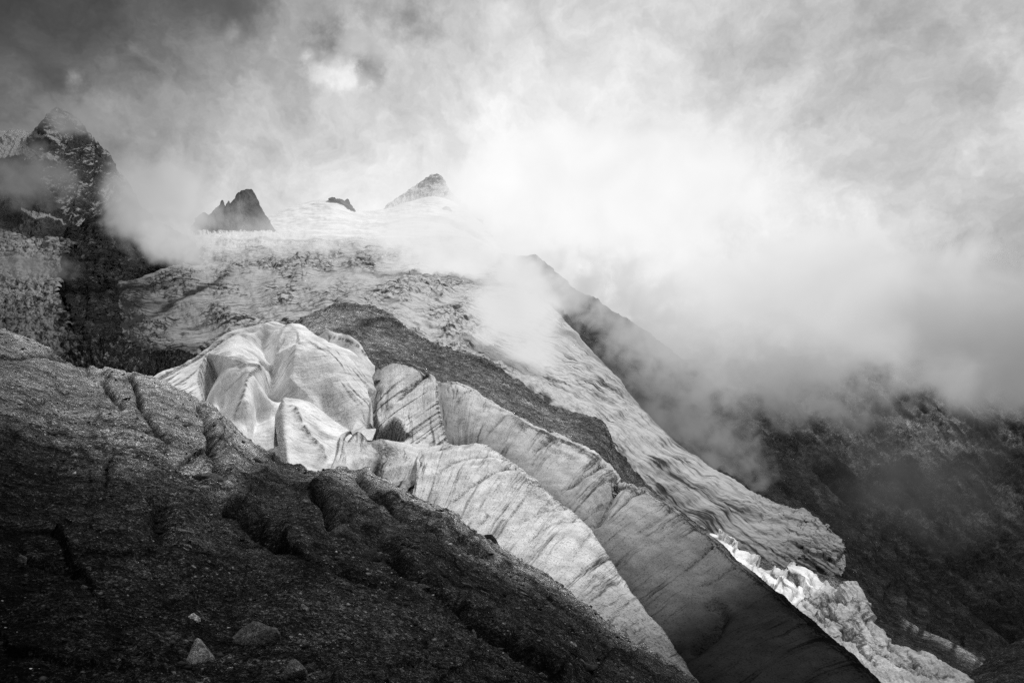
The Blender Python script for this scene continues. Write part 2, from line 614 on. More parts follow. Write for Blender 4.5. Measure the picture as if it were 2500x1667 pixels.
M_glacier = glacier_mat('crevassed_glacier', 0.60, 0.06, 4.0, (0.22, 1.0), 0.9)
M_icefall = glacier_mat('broken_icefall', 0.55, 0.05, 3.0, (1.0, .22), 0.9)

# ------------------------------------------------------------------ foreground slab
SIL = [(-420, 770, 40), (-200, 790, 36), (0, 806, 32), (95, 835, 29.5), (190, 880, 28), (280, 906, 27), (370, 925, 26), (440, 955, 25), (500, 988, 24.5),
       (556, 1019, 24), (602, 1060, 23), (650, 1095, 22), (695, 1126, 21), (750, 1137, 20.5), (812, 1136, 20), (860, 1156, 19.5),
       (930, 1186, 19), (1000, 1226, 18), (1077, 1262, 17), (1172, 1318, 16), (1278, 1384, 15), (1390, 1455, 13.8), (1500, 1530, 12.5),
       (1600, 1598, 11.2), (1690, 1668, 10), (1800, 1755, 9), (1950, 1890, 8), (2150, 2080, 7)]


def slab():
    top = arc_resample(SIL, 860)
    nu = len(top)
    bx = np.linspace(-900, 2250, nu)
    by = np.full(nu, 2150.0)
    bd = 1.9 + 1.3 * sstep(600, 2200, bx)
    nv = 520
    t = np.linspace(0, 1, nv)[:, None]
    p = Patch.__new__(Patch)
    p.nfront = nv
    tt = t
    p.PX = bx * (1 - tt) + top[:, 0] * tt
    p.PY = by * (1 - tt) + top[:, 1] * tt
    ib, it = 1 / bd, 1 / top[:, 2]
    e = 1 - (1 - tt)**1.0
    inv = ib * (1 - e) + it * e
    # the slab rounds away from the eye at its skyline
    p.D = 1 / inv * (1 + 0.10 * sstep(0.86, 1.0, tt)**2)
    for f, dy in ((1.04, 6), (1.10, 25), (1.25, 90), (1.5, 220)):
        p.PX = np.vstack([p.PX, p.PX[nv - 1:nv]])
        p.PY = np.vstack([p.PY, p.PY[nv - 1:nv] + dy])
        p.D = np.vstack([p.D, p.D[nv - 1:nv] * f])
    p.finish()
    px = p.px()
    PXw, PYw = warp(p, 14, 60)
    d = np.zeros(p.PX.shape)
    shade_joints = np.ones(p.PX.shape)  # painted shade in clefts and under lips, plus dark joints

    def groove(pts, w, A, asym=0.0):
        nonlocal d, shade_joints
        s, side, t_ = line_sd(PXw, PYw, pts)
        d -= 2.0 * A * np.exp(-(s / w)**2) * taper(t_) * px
        shade_joints = shade_joints * (1 - .8 * np.exp(-(s / (w * .9))**2) * taper(t_))
        if asym:   # one lip stands proud
            d += 1.6 * asym * np.exp(-s / (w * 4)) * (side < 0) * taper(t_) * px

    def step(pts, w, A, fall):
        """the right/upper side of the line drops away sharply and recovers slowly"""
        nonlocal d
        s, side, t_ = line_sd(PXw, PYw, pts)
        sgn = s * side
        d -= 1.7 * A * sstep(-w * .3, w, sgn) * np.exp(-np.maximum(sgn, 0) / fall) * taper(t_) * px

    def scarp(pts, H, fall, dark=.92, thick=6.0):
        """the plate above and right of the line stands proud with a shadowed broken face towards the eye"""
        nonlocal d, shade_joints
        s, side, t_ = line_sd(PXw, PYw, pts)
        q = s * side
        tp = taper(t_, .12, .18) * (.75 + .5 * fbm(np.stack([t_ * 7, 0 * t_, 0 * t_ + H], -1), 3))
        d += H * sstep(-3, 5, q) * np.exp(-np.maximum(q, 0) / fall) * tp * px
        shade_joints = shade_joints * (1 - dark * np.exp(-((q - 1) / thick)**2) * np.clip(tp, 0, 1))  # shade on the broken face, put into the tone
        shade_joints = shade_joints * (1 - .45 * np.exp(-(np.minimum(q, 0) / 16)**2) * (q < 0) * np.clip(tp, 0, 1))

    scarp([(480, 980), (506, 1035), (524, 1090), (540, 1140), (565, 1180)], 20, 40, .9, 7)
    scarp([(535, 1228), (590, 1268), (640, 1308), (705, 1350), (760, 1372)], 44, 70, .97, 13)
    scarp([(755, 1190), (785, 1225), (800, 1262), (818, 1310)], 38, 60, .97, 11)
    scarp([(845, 1160), (930, 1232), (1010, 1290), (1070, 1332), (1115, 1350)], 30, 60, .95, 9)
    scarp([(920, 1340), (1010, 1418), (1090, 1478), (1170, 1538), (1300, 1618), (1420, 1690)], 52, 90, .97, 13)
    scarp([(705, 1180), (770, 1195), (830, 1180)], 10, 60, .6, 5)
    scarp([(300, 905), (330, 950), (345, 1000), (400, 1060), (440, 1095)], 10, 40, .75, 4)
    scarp([(250, 925), (280, 970), (312, 1000)], 9, 30, .75, 3.5)
    scarp([(870, 1290), (950, 1350), (1000, 1400)], 12, 50, .7, 5)
    scarp([(60, 1330), (160, 1365), (300, 1372), (420, 1345)], 14, 80, .6, 7)
    scarp([(640, 1090), (690, 1130), (760, 1142), (840, 1142)], 8, 30, .85, 5)
    # cleft between the upper hump and the slab behind it
    groove([(486, 985), (508, 1040), (524, 1090), (540, 1140), (562, 1172)], 11, 26, 8)
    groove([(300, 905), (330, 950), (345, 1000), (400, 1060), (420, 1080)], 5, 9)
    groove([(250, 925), (280, 970), (310, 995)], 4, 10)
    # ledge band dividing upper and lower slabs
    step([(-80, 990), (60, 1020), (180, 1065), (300, 1115), (400, 1150), (470, 1178), (560, 1190)], 22, 34, 60)
    step([(700, 1128), (780, 1150), (840, 1150)], 8, 14, 30)
    # open dark slots
    groove([(760, 1195), (785, 1225), (800, 1262), (815, 1300)], 13, 50, 10)
    groove([(545, 1235), (590, 1270), (640, 1310), (700, 1345)], 15, 40, 12)
    groove([(850, 1165), (930, 1235), (1010, 1290), (1070, 1330), (1110, 1345)], 9, 18, 6)
    groove([(930, 1350), (1010, 1420), (1090, 1480), (1170, 1540), (1290, 1610)], 13, 34, 12)
    groove([(700, 1345), (800, 1390), (900, 1430), (1000, 1450)], 10, 10, 3)
    groove([(380, 1230), (395, 1300), (420, 1340)], 26, 16)
    groove([(40, 1340), (80, 1385), (200, 1410)], 10, 14)
    groove([(-60, 870), (100, 862), (230, 890)], 7, 5)
    # little overhanging lips on the upper left slab
    for pts, A in (([(188, 890), (225, 893), (262, 905), (275, 925)], 24), ([(70, 955), (100, 965), (122, 962)], 15), ([(145, 930), (160, 942), (175, 944)], 9),
                   ([(245, 995), (262, 1008), (280, 1008)], 9), ([(190, 1085), (205, 1095), (216, 1100)], 10), ([(10, 812), (35, 818)], 9),
                   ([(220, 1055), (240, 1058), (250, 1060)], 6), ([(295, 970), (312, 972)], 5)):
        s, side, t_ = line_sd(p.PX, p.PY, pts)
        sg = -s * side                     # below the line
        d -= A * sstep(-2, 3, sg) * np.exp(-np.maximum(sg, 0) / 16) * taper(t_, .1, .1) * px
        shade_joints = shade_joints * (1 - .8 * sstep(-1, 2, sg) * np.exp(-np.maximum(sg, 0) / 9) * taper(t_, .05, .05))
    # joints: the slab is broken into long plates lying down to the right
    PXj, PYj = warp(p, 26, 110, 5)
    for size, asp, ang, sd_, A, wj in ((150, 3.0, .62, 31, 17, 6), (46, 2.4, .5, 32, 5, 2.5)):
        hb, jd = blocks(PXj, PYj, size, asp, ang, sd_, .9)
        keepj = sstep(-.25, .15, fbm(np.stack([p.PX / 260, p.PY / 200, 0 * p.PX + sd_], -1), 2))
        d += A * hb * px * (.35 + .65 * keepj)
        shade_joints = shade_joints * (1 - .65 * keepj * np.exp(-(jd / wj)**2))
    # broad swells, then bedding and grit
    Q = p.P / 2.6
    d += 0.10 * fbm(Q, 4) * sstep(2, 10, p.D)
    Q2 = np.stack([p.P[..., 0] * .8 + p.P[..., 2] * 1.0, p.P[..., 1] * .35, p.P[..., 2] * 1.4], -1)
    d += 0.05 * ridged(Q2 * 1.6, 5) * np.minimum(p.D / 8, 1.4)
    d += 6.0 * px * fbm(np.stack([p.PX / 13, p.PY / 8, 0 * p.PX], -1), 4, .7)
    d += 5 * px * fbm(np.stack([p.PX / 45, p.PY / 26, 0 * p.PX + 4], -1), 3, .6)
    p.displace(d)
    # darker low and left as lens falloff put into the tone, paler upper hump
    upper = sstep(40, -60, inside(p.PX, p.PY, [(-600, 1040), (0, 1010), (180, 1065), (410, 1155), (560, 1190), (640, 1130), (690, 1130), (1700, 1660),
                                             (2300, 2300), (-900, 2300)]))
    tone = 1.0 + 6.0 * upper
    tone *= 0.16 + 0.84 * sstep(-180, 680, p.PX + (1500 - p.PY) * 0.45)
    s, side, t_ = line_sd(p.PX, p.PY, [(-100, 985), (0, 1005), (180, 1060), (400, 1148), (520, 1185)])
    tone *= 1 - .5 * np.exp(-np.maximum(s * side - 4, 0) / 30) * (side > 0) * taper(t_, .02, .1)  # shade behind the ledge painted into the tone
    tone *= 1 + 1.0 * np.exp(-((s * side + 30) / 42)**2) * (side < 0)  # lit ledge rim painted into the tone
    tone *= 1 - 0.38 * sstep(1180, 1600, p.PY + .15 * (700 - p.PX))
    tone *= 1 + 0.5 * np.exp(-((p.v01 - 1) / .02)**2)  # lit skyline rim painted into the tone
    p.attr['tone'] = tone * shade_joints
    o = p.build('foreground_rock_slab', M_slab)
    tag(o, 'dark gritty rock slab sloping down to the right below the ice, split by black clefts', kind='structure')
    return p


SLAB = slab()

# ------------------------------------------------------------------ ice
def blank(p):
    p.attr.setdefault('tone', np.ones(p.PX.shape))
    p.attr.setdefault('dirt', np.zeros(p.PX.shape))
    p.attr.setdefault('snow', np.zeros(p.PX.shape))
    p.attr.setdefault('rough', np.ones(p.PX.shape))
    return p


def crestline_rows(top, bot, mids, pw=1.5):
    """rows between a base line and a crest line, depth following a power law so the face leans back"""
    T, B = np.array(top, float), np.array(bot, float)
    rows = []
    for t in mids:
        r = B * (1 - t) + T * t
        r[:, 2] = B[:, 2] + (T[:, 2] - B[:, 2]) * t**pw
        rows.append(r)
    return rows


def ice_dome():
    T = [(352, 938, 50), (400, 905, 52), (445, 882, 53.5), (500, 851, 55), (550, 824, 56), (600, 805, 57), (640, 793, 57.5), (668, 792, 57.5), (700, 805, 57), (740, 827, 56),
         (790, 854, 54.5), (840, 882, 53), (880, 912, 51.5), (903, 950, 50), (915, 1000, 48.5), (917, 1050, 47), (900, 1085, 46)]
    B = [(352, 990, 42), (400, 1010, 42), (445, 1035, 41.5), (500, 1065, 41), (550, 1100, 40.5), (590, 1140, 40), (620, 1170, 40), (650, 1200, 40), (680, 1215, 40), (715, 1225, 40),
         (755, 1230, 40), (795, 1225, 40.5), (830, 1215, 41), (855, 1200, 42), (870, 1180, 43), (880, 1160, 44), (885, 1140, 44.5)]
    rows = crestline_rows(T, B, [0, .15, .35, .55, .75, .9, 1], 1.35)
    p = Patch(rows, 620, 480)
    nv = p.nfront
    for f, k, dy in ((1.03, .03, 4), (1.09, .10, 20), (1.2, .25, 60), (1.3, .4, 140)):
        p.PX = np.vstack([p.PX, p.PX[nv - 1:nv] * (1 - k) + 655 * k])
        p.PY = np.vstack([p.PY, p.PY[nv - 1:nv] + dy])
        p.D = np.vstack([p.D, p.D[nv - 1:nv] * f])
    p.finish()
    px = p.px()
    PX, PY = warp(p, 7, 45)
    d = np.zeros(p.PX.shape)
    dirt = np.zeros(p.PX.shape)

    def ridge(pts, w, A, dk=0.0, dw=5, ta=.15, tb=.15):
        nonlocal d, dirt
        s, side, t = line_sd(PX, PY, pts)
        d += A * np.exp(-(np.sqrt(s * s + (.35 * w)**2) - .35 * w) / w) * taper(t, ta, tb) * px
        if dk:
            br = sstep(-.25, .25, pnoise(np.stack([t * 30, 0 * t, 0 * t + A], -1)))
            dirt = np.maximum(dirt, dk * np.exp(-(s / dw)**2) * taper(t, .05, .05) * (.35 + .65 * br))

    def valley(pts, w, A, ta=.2, tb=.1):
        nonlocal d
        s, side, t = line_sd(PX, PY, pts)
        d -= A * np.exp(-(np.sqrt(s * s + (.4 * w)**2) - .4 * w) / w) * taper(t, ta, tb) * px

    def scoop(pts, w, A, dk=0.0, sgn=1, edge=3, ta=.2, tb=.1):
        nonlocal d, dirt
        s, side, t = line_sd(PX, PY, pts)
        q = s * side * sgn
        d -= A * sstep(-edge * .4, edge, q) * np.exp(-np.maximum(q, 0) / w) * taper(t, ta, tb) * px
        if dk:
            br = sstep(-.3, .2, pnoise(np.stack([t * 34, 0 * t, 0 * t + A], -1)))
            dirt = np.maximum(dirt, dk * np.exp(-((q + 1.5) / 3.2)**2) * taper(t, .05, .05) * (.35 + .65 * br))

    # left shard and the hollow behind its edge
    scoop([(512, 862), (496, 888), (488, 920), (489, 945), (500, 975), (512, 1010)], 55, 75, .9, ta=.1)
    valley([(540, 925), (545, 960), (549, 1000), (556, 1030)], 20, 55)
    # dirty arete sweeping down to the slab
    ridge([(644, 905), (630, 932), (612, 955), (594, 978), (582, 1005), (565, 1032)], 30, 44, .95, 4.5)
    # the deep central furrow
    valley([(628, 815), (640, 838), (655, 860), (667, 878)], 20, 42, .25, .02)
    valley([(667, 872), (668, 900), (669, 930), (670, 965), (668, 990)], 20, 62, .1, .3)
    valley([(650, 985), (636, 1020), (630, 1060), (632, 1100)], 26, 55)
    ridge([(725, 885), (720, 910), (712, 940), (700, 965)], 30, 34)
    ridge([(640, 800), (665, 830), (690, 855)], 22, 12)
    ridge([(660, 990), (668, 1040), (690, 1090), (700, 1130)], 20, 18)
    valley([(668, 878), (700, 866), (735, 858)], 9, 10)
    valley([(660, 876), (620, 880), (580, 890), (530, 888)], 8, 7)
    # crest seams
    valley([(362, 938), (422, 900), (482, 868), (562, 829), (640, 806)], 4, 9)
    ridge([(690, 800), (740, 850), (800, 900), (860, 970), (890, 1040)], 60, 16)
    valley([(770, 985), (800, 1010), (830, 1030), (862, 1050)], 20, 18)
    # right-hand flank turns into the hollow beside the cave
    scoop([(895, 955), (898, 985), (896, 1015), (893, 1045)], 26, 34)
    for cx, cy, rx_, ry_, A in ((575, 935, 48, 70, 34), (705, 835, 45, 40, 20), (745, 905, 60, 55, 30), (820, 930, 60, 60, 34), (600, 1030, 30, 60, 26), (520, 960, 22, 50, 16), (600, 850, 60, 35, 18)):
        d += A * np.exp(-((PX - cx) / rx_)**2 - ((PY - cy) / ry_)**2) * px
    # slow undulation and melt ripples
    d += 9 * px * fbm(p.P / 5.0, 3)
    Q = np.stack([p.PX / 160, p.PY / 14 + p.PX / 90, 0 * p.PX], -1)
    d += 2.6 * px * fbm(Q, 4, .55)
    d += .5 * px * fbm(p.P * 3.0, 3)
    p.displace(d)
    # grit washed along the crest and in streaks
    s, side, t = line_sd(PX, PY, [(362, 937), (422, 901), (482, 869), (562, 830), (630, 808)])
    dirt = np.maximum(dirt, .95 * np.exp(-(s / 5)**2) * taper(t, .02, .3))
    s, side, t = line_sd(PX, PY, [(702, 813), (735, 850), (775, 875), (812, 905)])
    dirt = np.maximum(dirt, .35 * np.exp(-(s / 5)**2))
    left = sstep(492, 470, PX) * sstep(860, 900, PY)
    dirt += .7 * left * sstep(.0, .25, fbm(np.stack([p.PX / 40 + p.PY / 60, p.PY / 7 + p.PX / 13, 0 * p.PX], -1), 4))
    rt = sstep(0, 60, inside(p.PX, p.PY, [(690, 800), (920, 900), (930, 1080), (860, 1050), (760, 900)]))
    dirt += .9 * rt * sstep(.02, .3, fbm(np.stack([(p.PX + p.PY) / 90, (p.PY - p.PX) / 9 , 0 * p.PX + 3], -1), 4))
    for cx, cy, r in ((588, 925, 18), (590, 905, 12), (600, 838, 12), (800, 985, 16), (818, 1002, 26), (840, 1022, 20)):
        dirt += .3 * np.exp(-(((PX - cx) / r)**2 + ((PY - cy) / (r * .8))**2))
    p.attr['dirt'] = np.clip(dirt, 0, 1)
    blank(p)
    o = p.build('ice_dome', M_ice_dome)
    tag(o, 'tall rounded pale ice dome with furrowed hollow front, highest ice above the slab', 'ice formation')


def ice_flake():
    T = [(678, 1040, 40.5), (682, 995, 40), (692, 971, 40), (708, 973, 40.3), (730, 978, 40.8), (758, 989, 41.3), (785, 1006, 41.8), (810, 1024, 42), (835, 1040, 42), (856, 1056, 41.5), (866, 1075, 41)]
    B = [(680, 1100, 38), (696, 1140, 36), (705, 1170, 34.8), (720, 1190, 34.6), (740, 1200, 34.6), (765, 1205, 34.8), (790, 1205, 35), (812, 1200, 35.3), (830, 1195, 35.8), (845, 1185, 36.5), (860, 1170, 37)]
    p = Patch(crestline_rows(T, B, [0, .3, .6, .85, 1], 1.2), 320, 260, back=[(1.02, -2, 5), (1.06, -6, 40), (1.08, -10, 120)])
    px = p.px()
    PX, PY = warp(p, 5, 40)
    s, side, t = line_sd(PX, PY, [(700, 985), (712, 1012), (730, 1048), (752, 1085), (785, 1117), (800, 1130)])
    d = 24 * np.exp(-s / 24) * taper(t) * px
    d += 6 * px * fbm(p.P / 3, 3) + 1.6 * px * fbm(np.stack([p.PX / 90, p.PY / 12, 0 * p.PX], -1), 4)
    p.displace(d)
    dirt = .85 * np.exp(-(s / 6)**2) * taper(t, .1, .1) * sstep(-.3, .4, pnoise(np.stack([t * 14, 0 * t, 0 * t], -1)) + .1)
    dirt += .25 * sstep(.1, .4, fbm(np.stack([p.PX / 60, p.PY / 9 - p.PX / 20, 0 * p.PX], -1), 4)) * (side > 0)
    p.attr['dirt'] = np.clip(dirt, 0, 1)
    blank(p)
    p.attr['tone'] = p.attr['tone'] * 1.04
    o = p.build('ice_flake', M_ice_dome)
    tag(o, 'pointed bright ice flake leaning against the dome, with a gritty edge down its face', 'ice formation')


def ice_saddle():
    T = [(832, 1060, 40), (850, 1052, 41), (872, 1054, 42), (900, 1064, 43), (940, 1072, 44.5), (985, 1078, 46), (1030, 1082, 47), (1068, 1084, 47.5), (1100, 1083, 48), (1125, 1088, 48)]
    M = [(822, 1110, 38), (845, 1105, 38.5), (870, 1105, 39), (900, 1108, 39.5), (940, 1112, 40.5), (980, 1115, 41.5), (1020, 1116, 42.5), (1055, 1116, 43), (1085, 1115, 44), (1110, 1112, 44.5)]
    L = [(800, 1170, 34.5), (830, 1165, 34.5), (860, 1165, 34.5), (890, 1168, 35), (925, 1172, 36), (955, 1175, 36.5), (985, 1172, 37), (1015, 1165, 38), (1040, 1158, 39), (1060, 1150, 39.5)]
    B = [(790, 1240, 33), (820, 1250, 33), (850, 1260, 33), (880, 1270, 33), (910, 1280, 33.5), (940, 1285, 34), (970, 1285, 34), (1000, 1275, 35), (1020, 1265, 36), (1035, 1255, 36.5)]
    p = Patch([B, L, M, T], 420, 320, back=[(1.03, 0, 3), (1.08, 0, 20), (1.12, 0, 80)])
    px = p.px()
    PX, PY = warp(p, 5, 40)
    d = np.zeros(p.PX.shape)
    dirt = np.zeros(p.PX.shape)
    # leaf-shaped lip
    q = inside(PX, PY, [(878, 1052), (910, 1058), (935, 1075), (946, 1095), (940, 1100), (918, 1090), (895, 1075)])
    d -= 16 * sstep(-2, 14, q) * px
    dirt += .55 * np.exp(-((q + 1) / 3)**2) + .3 * sstep(0, 10, q)
    # mouth of the small hollow beside the flake
    q = inside(PX, PY, [(842, 1074), (850, 1058), (866, 1049), (872, 1053), (860, 1064), (850, 1078)])
    d -= 30 * sstep(-2, 6, q) * px
    dirt += .9 * np.exp(-(q / 4)**2)
    # hanging dark wall below the saddle
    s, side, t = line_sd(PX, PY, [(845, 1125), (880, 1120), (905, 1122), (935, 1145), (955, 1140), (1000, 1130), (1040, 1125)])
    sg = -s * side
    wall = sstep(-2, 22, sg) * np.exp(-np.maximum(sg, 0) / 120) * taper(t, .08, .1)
    d -= 34 * sstep(-4, 10, sg) * np.exp(-np.maximum(sg, 0) / 60) * taper(t) * px
    for pts in ([(925, 1130), (930, 1165), (915, 1210)], [(1063, 1119), (1040, 1160), (1000, 1215)]):
        s2, _, t2 = line_sd(PX, PY, pts)
        d -= 26 * np.exp(-s2 / 16) * taper(t2, .1, .1) * px
        dirt += .5 * np.exp(-(s2 / 6)**2)
    s2, _, t2 = line_sd(PX, PY, [(1063, 1117), (1050, 1140), (1035, 1160)])
    dirt += .7 * np.exp(-(s2 / 3)**2)
    d += 6 * px * fbm(p.P / 3, 3) + 2.0 * px * fbm(np.stack([p.PX / 110 + p.PY / 60, p.PY / 9, 0 * p.PX], -1), 4)
    p.displace(d)
    low = sstep(1125, 1190, p.PY)
    dirt += .3 * low
    for cx, cy, r in ((955, 1100, 14), (945, 1108, 22), (930, 1105, 12)):
        dirt += .45 * np.exp(-(((PX - cx) / (r * 1.6))**2 + ((PY - cy) / r)**2))
    p.attr['dirt'] = np.clip(dirt, 0, 1)
    blank(p)
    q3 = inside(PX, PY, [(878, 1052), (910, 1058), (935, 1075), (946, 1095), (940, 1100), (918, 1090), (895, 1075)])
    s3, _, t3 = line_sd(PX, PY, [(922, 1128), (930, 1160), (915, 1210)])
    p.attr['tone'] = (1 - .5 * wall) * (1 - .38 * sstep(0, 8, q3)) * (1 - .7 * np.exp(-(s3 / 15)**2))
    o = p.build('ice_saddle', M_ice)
    tag(o, 'low grey ice saddle with leaf shaped hollow, between bright flake and front ridge', 'ice formation')


def ice_step():
    """the middle ridge right of the dome with the arched cave"""
    T = [(893, 905, 58), (905, 893, 59), (920, 881, 60), (945, 882, 59.5), (965, 884, 59), (985, 890, 58.5), (1010, 896, 58), (1035, 905, 57.5), (1050, 912, 57), (1062, 922, 56.5), (1068, 938, 56)]
    M = [(900, 980, 52), (912, 985, 52.3), (925, 985, 52.5), (945, 985, 53), (965, 986, 53), (985, 988, 53), (1008, 992, 52.8), (1030, 995, 52.5), (1048, 998, 52), (1062, 1000, 51.5), (1073, 1005, 51)]
    L = [(905, 1060, 46), (918, 1065, 46), (930, 1065, 46.3), (948, 1066, 46.7), (968, 1068, 47), (990, 1070, 47.3), (1012, 1070, 47.6), (1035, 1072, 48), (1058, 1074, 48), (1078, 1078, 48), (1096, 1086, 48)]
    B = [(905, 1110, 44), (918, 1115, 44), (930, 1115, 44.3), (948, 1116, 44.7), (968, 1118, 45), (990, 1120, 45.3), (1012, 1120, 45.6), (1035, 1122, 46), (1060, 1124, 46), (1090, 1128, 46), (1112, 1130, 46)]
    p = Patch([B, L, M, T], 360, 360, back=[(1.02, -2, 5), (1.06, -8, 30), (1.1, -14, 110)])
    nu = p.nu
    # close the right-hand side behind the arete
    for f, dx in ((1.03, -3), (1.10, -14), (1.15, -40)):
        p.PX = np.hstack([p.PX, p.PX[:, nu - 1:nu] + dx])
        p.PY = np.hstack([p.PY, p.PY[:, nu - 1:nu]])
        p.D = np.hstack([p.D, p.D[:, nu - 1:nu] * f])
    nf = p.nfront
    p.finish()
    p.nfront = nf
    px = p.px()
    PX, PY = warp(p, 6, 40)
    d = np.zeros(p.PX.shape)
    dirt = np.zeros(p.PX.shape)
    # arched cave
    q = inside(p.PX, p.PY, [(910, 1068), (908, 1030), (912, 985), (920, 998), (928, 1026), (940, 1034), (948, 1026), (960, 1024), (974, 1032), (986, 1046), (1000, 1060), (985, 1074), (950, 1072)])
    d -= 46 * sstep(-1, 5, q) * px
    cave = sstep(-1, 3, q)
    d += 9 * np.exp(-((q + 5) / 5)**2) * sstep(1050, 1035, PY) * px
    dirt += .2 * sstep(-1, 4, q) * sstep(-.25, .25, pnoise(np.stack([PX / 6, PY / 70, 0 * PX], -1))) + .5 * np.exp(-(q / 3)**2)
    q2 = inside(PX, PY, [(914, 1050), (922, 1042), (935, 1040), (935, 1066), (916, 1060)])
    d -= 26 * sstep(-1, 8, q2) * px
    dirt += .5 * sstep(-1, 5, q2)
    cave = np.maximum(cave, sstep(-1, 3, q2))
    # dirt-filled crack slanting down from the crest
    s, side, t = line_sd(PX, PY, [(1046, 908), (1018, 925), (985, 955), (955, 985)])
    d -= 15 * np.exp(-s / 12) * taper(t, .05, .3) * px
    dirt += .8 * np.exp(-(s / 5)**2) * taper(t, .02, .5)
    s, side, t = line_sd(PX, PY, [(905, 900), (908, 950), (912, 1000), (906, 1050)])
    d -= 60 * np.exp(-s / 22) * px
    s, side, t = line_sd(p.PX, p.PY, [(1068, 945), (1068, 985), (1076, 1020), (1082, 1045), (1096, 1086)])
    dirt += .9 * np.exp(-(s / 3.4)**2) * sstep(-.3, .2, pnoise(np.stack([t * 26, 0 * t, 0 * t], -1)))
    d += 6 * px * fbm(p.P / 4, 3)
    st = np.stack([(p.PX + p.PY) / 110, (p.PY - p.PX * .1 + p.PX * .75) / 9, 0 * p.PX], -1)
    d += 2.4 * px * fbm(st, 4, .55)
    dirt += .85 * sstep(.02, .34, fbm(st + 5, 4)) * sstep(900, 960, p.PY)
    p.displace(d)
    p.attr['dirt'] = np.clip(dirt, 0, 1)
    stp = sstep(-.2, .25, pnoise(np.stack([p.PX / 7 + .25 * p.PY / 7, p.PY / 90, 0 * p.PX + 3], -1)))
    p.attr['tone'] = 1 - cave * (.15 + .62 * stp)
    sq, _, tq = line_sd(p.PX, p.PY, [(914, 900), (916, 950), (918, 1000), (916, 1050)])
    p.attr['tone'] = p.attr['tone'] * (1 - .45 * np.exp(-(sq / 14)**2) * sstep(0, .5, tq))  # shade in the left cleft put into the tone
    blank(p)
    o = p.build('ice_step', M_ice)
    tag(o, 'striped ice step with a small dark arched cave and a sharp dirty edge', 'ice formation')


def ice_fin():
    T = [(738, 850, 68), (755, 836, 68), (775, 822, 68), (788, 808, 67.5), (800, 802, 67), (820, 810, 66.5), (838, 814, 66), (856, 822, 65), (878, 840, 64.5), (891, 860, 64), (903, 880, 63.5), (915, 895, 63)]
    B = [(740, 900, 60), (757, 905, 60), (775, 915, 60), (790, 925, 60), (805, 935, 60), (825, 945, 60), (840, 955, 60), (858, 965, 60), (875, 975, 59), (890, 985, 59), (905, 1000, 59), (920, 1010, 58.5)]
    p = Patch(crestline_rows(T, B, [0, .4, .8, 1], 1.3), 300, 160, back=[(1.01, 2, 5), (1.03, 4, 30), (1.05, 6, 100)])
    px = p.px()
    PX, PY = warp(p, 3, 25)
    d = 5 * px * fbm(p.P / 3, 4)
    s, side, t = line_sd(PX, PY, [(800, 818), (788, 838), (778, 850)])
    d -= 14 * np.exp(-s / 10) * px
    p.displace(d)
    s, side, t = line_sd(PX, PY, [(800, 816), (825, 825), (850, 832), (880, 850), (896, 868)])
    p.attr['dirt'] = np.clip(.75 * np.exp(-((s + side * 0) / 4)**2) * sstep(-.2, .3, pnoise(np.stack([t * 12, 0 * t, 0 * t + 2], -1)) + .1)
                             + .35 * np.exp(-(((PX - 845) / 25)**2 + ((PY - 845) / 12)**2)), 0, 1)
    p.attr['tone'] = np.full(p.PX.shape, .78) + .25 * sstep(.85, 1, p.v01)
    blank(p)
    o = p.build('ice_fin', M_ice_dome)
    tag(o, 'small wavy ice fin poking up behind the dome against the dark rock', 'ice formation')


FRONT_CREST = [(1095, 1080), (1145, 1090), (1212, 1106), (1275, 1150), (1350, 1216), (1440, 1298), (1500, 1400), (1595, 1535), (1690, 1668), (1800, 1820)]


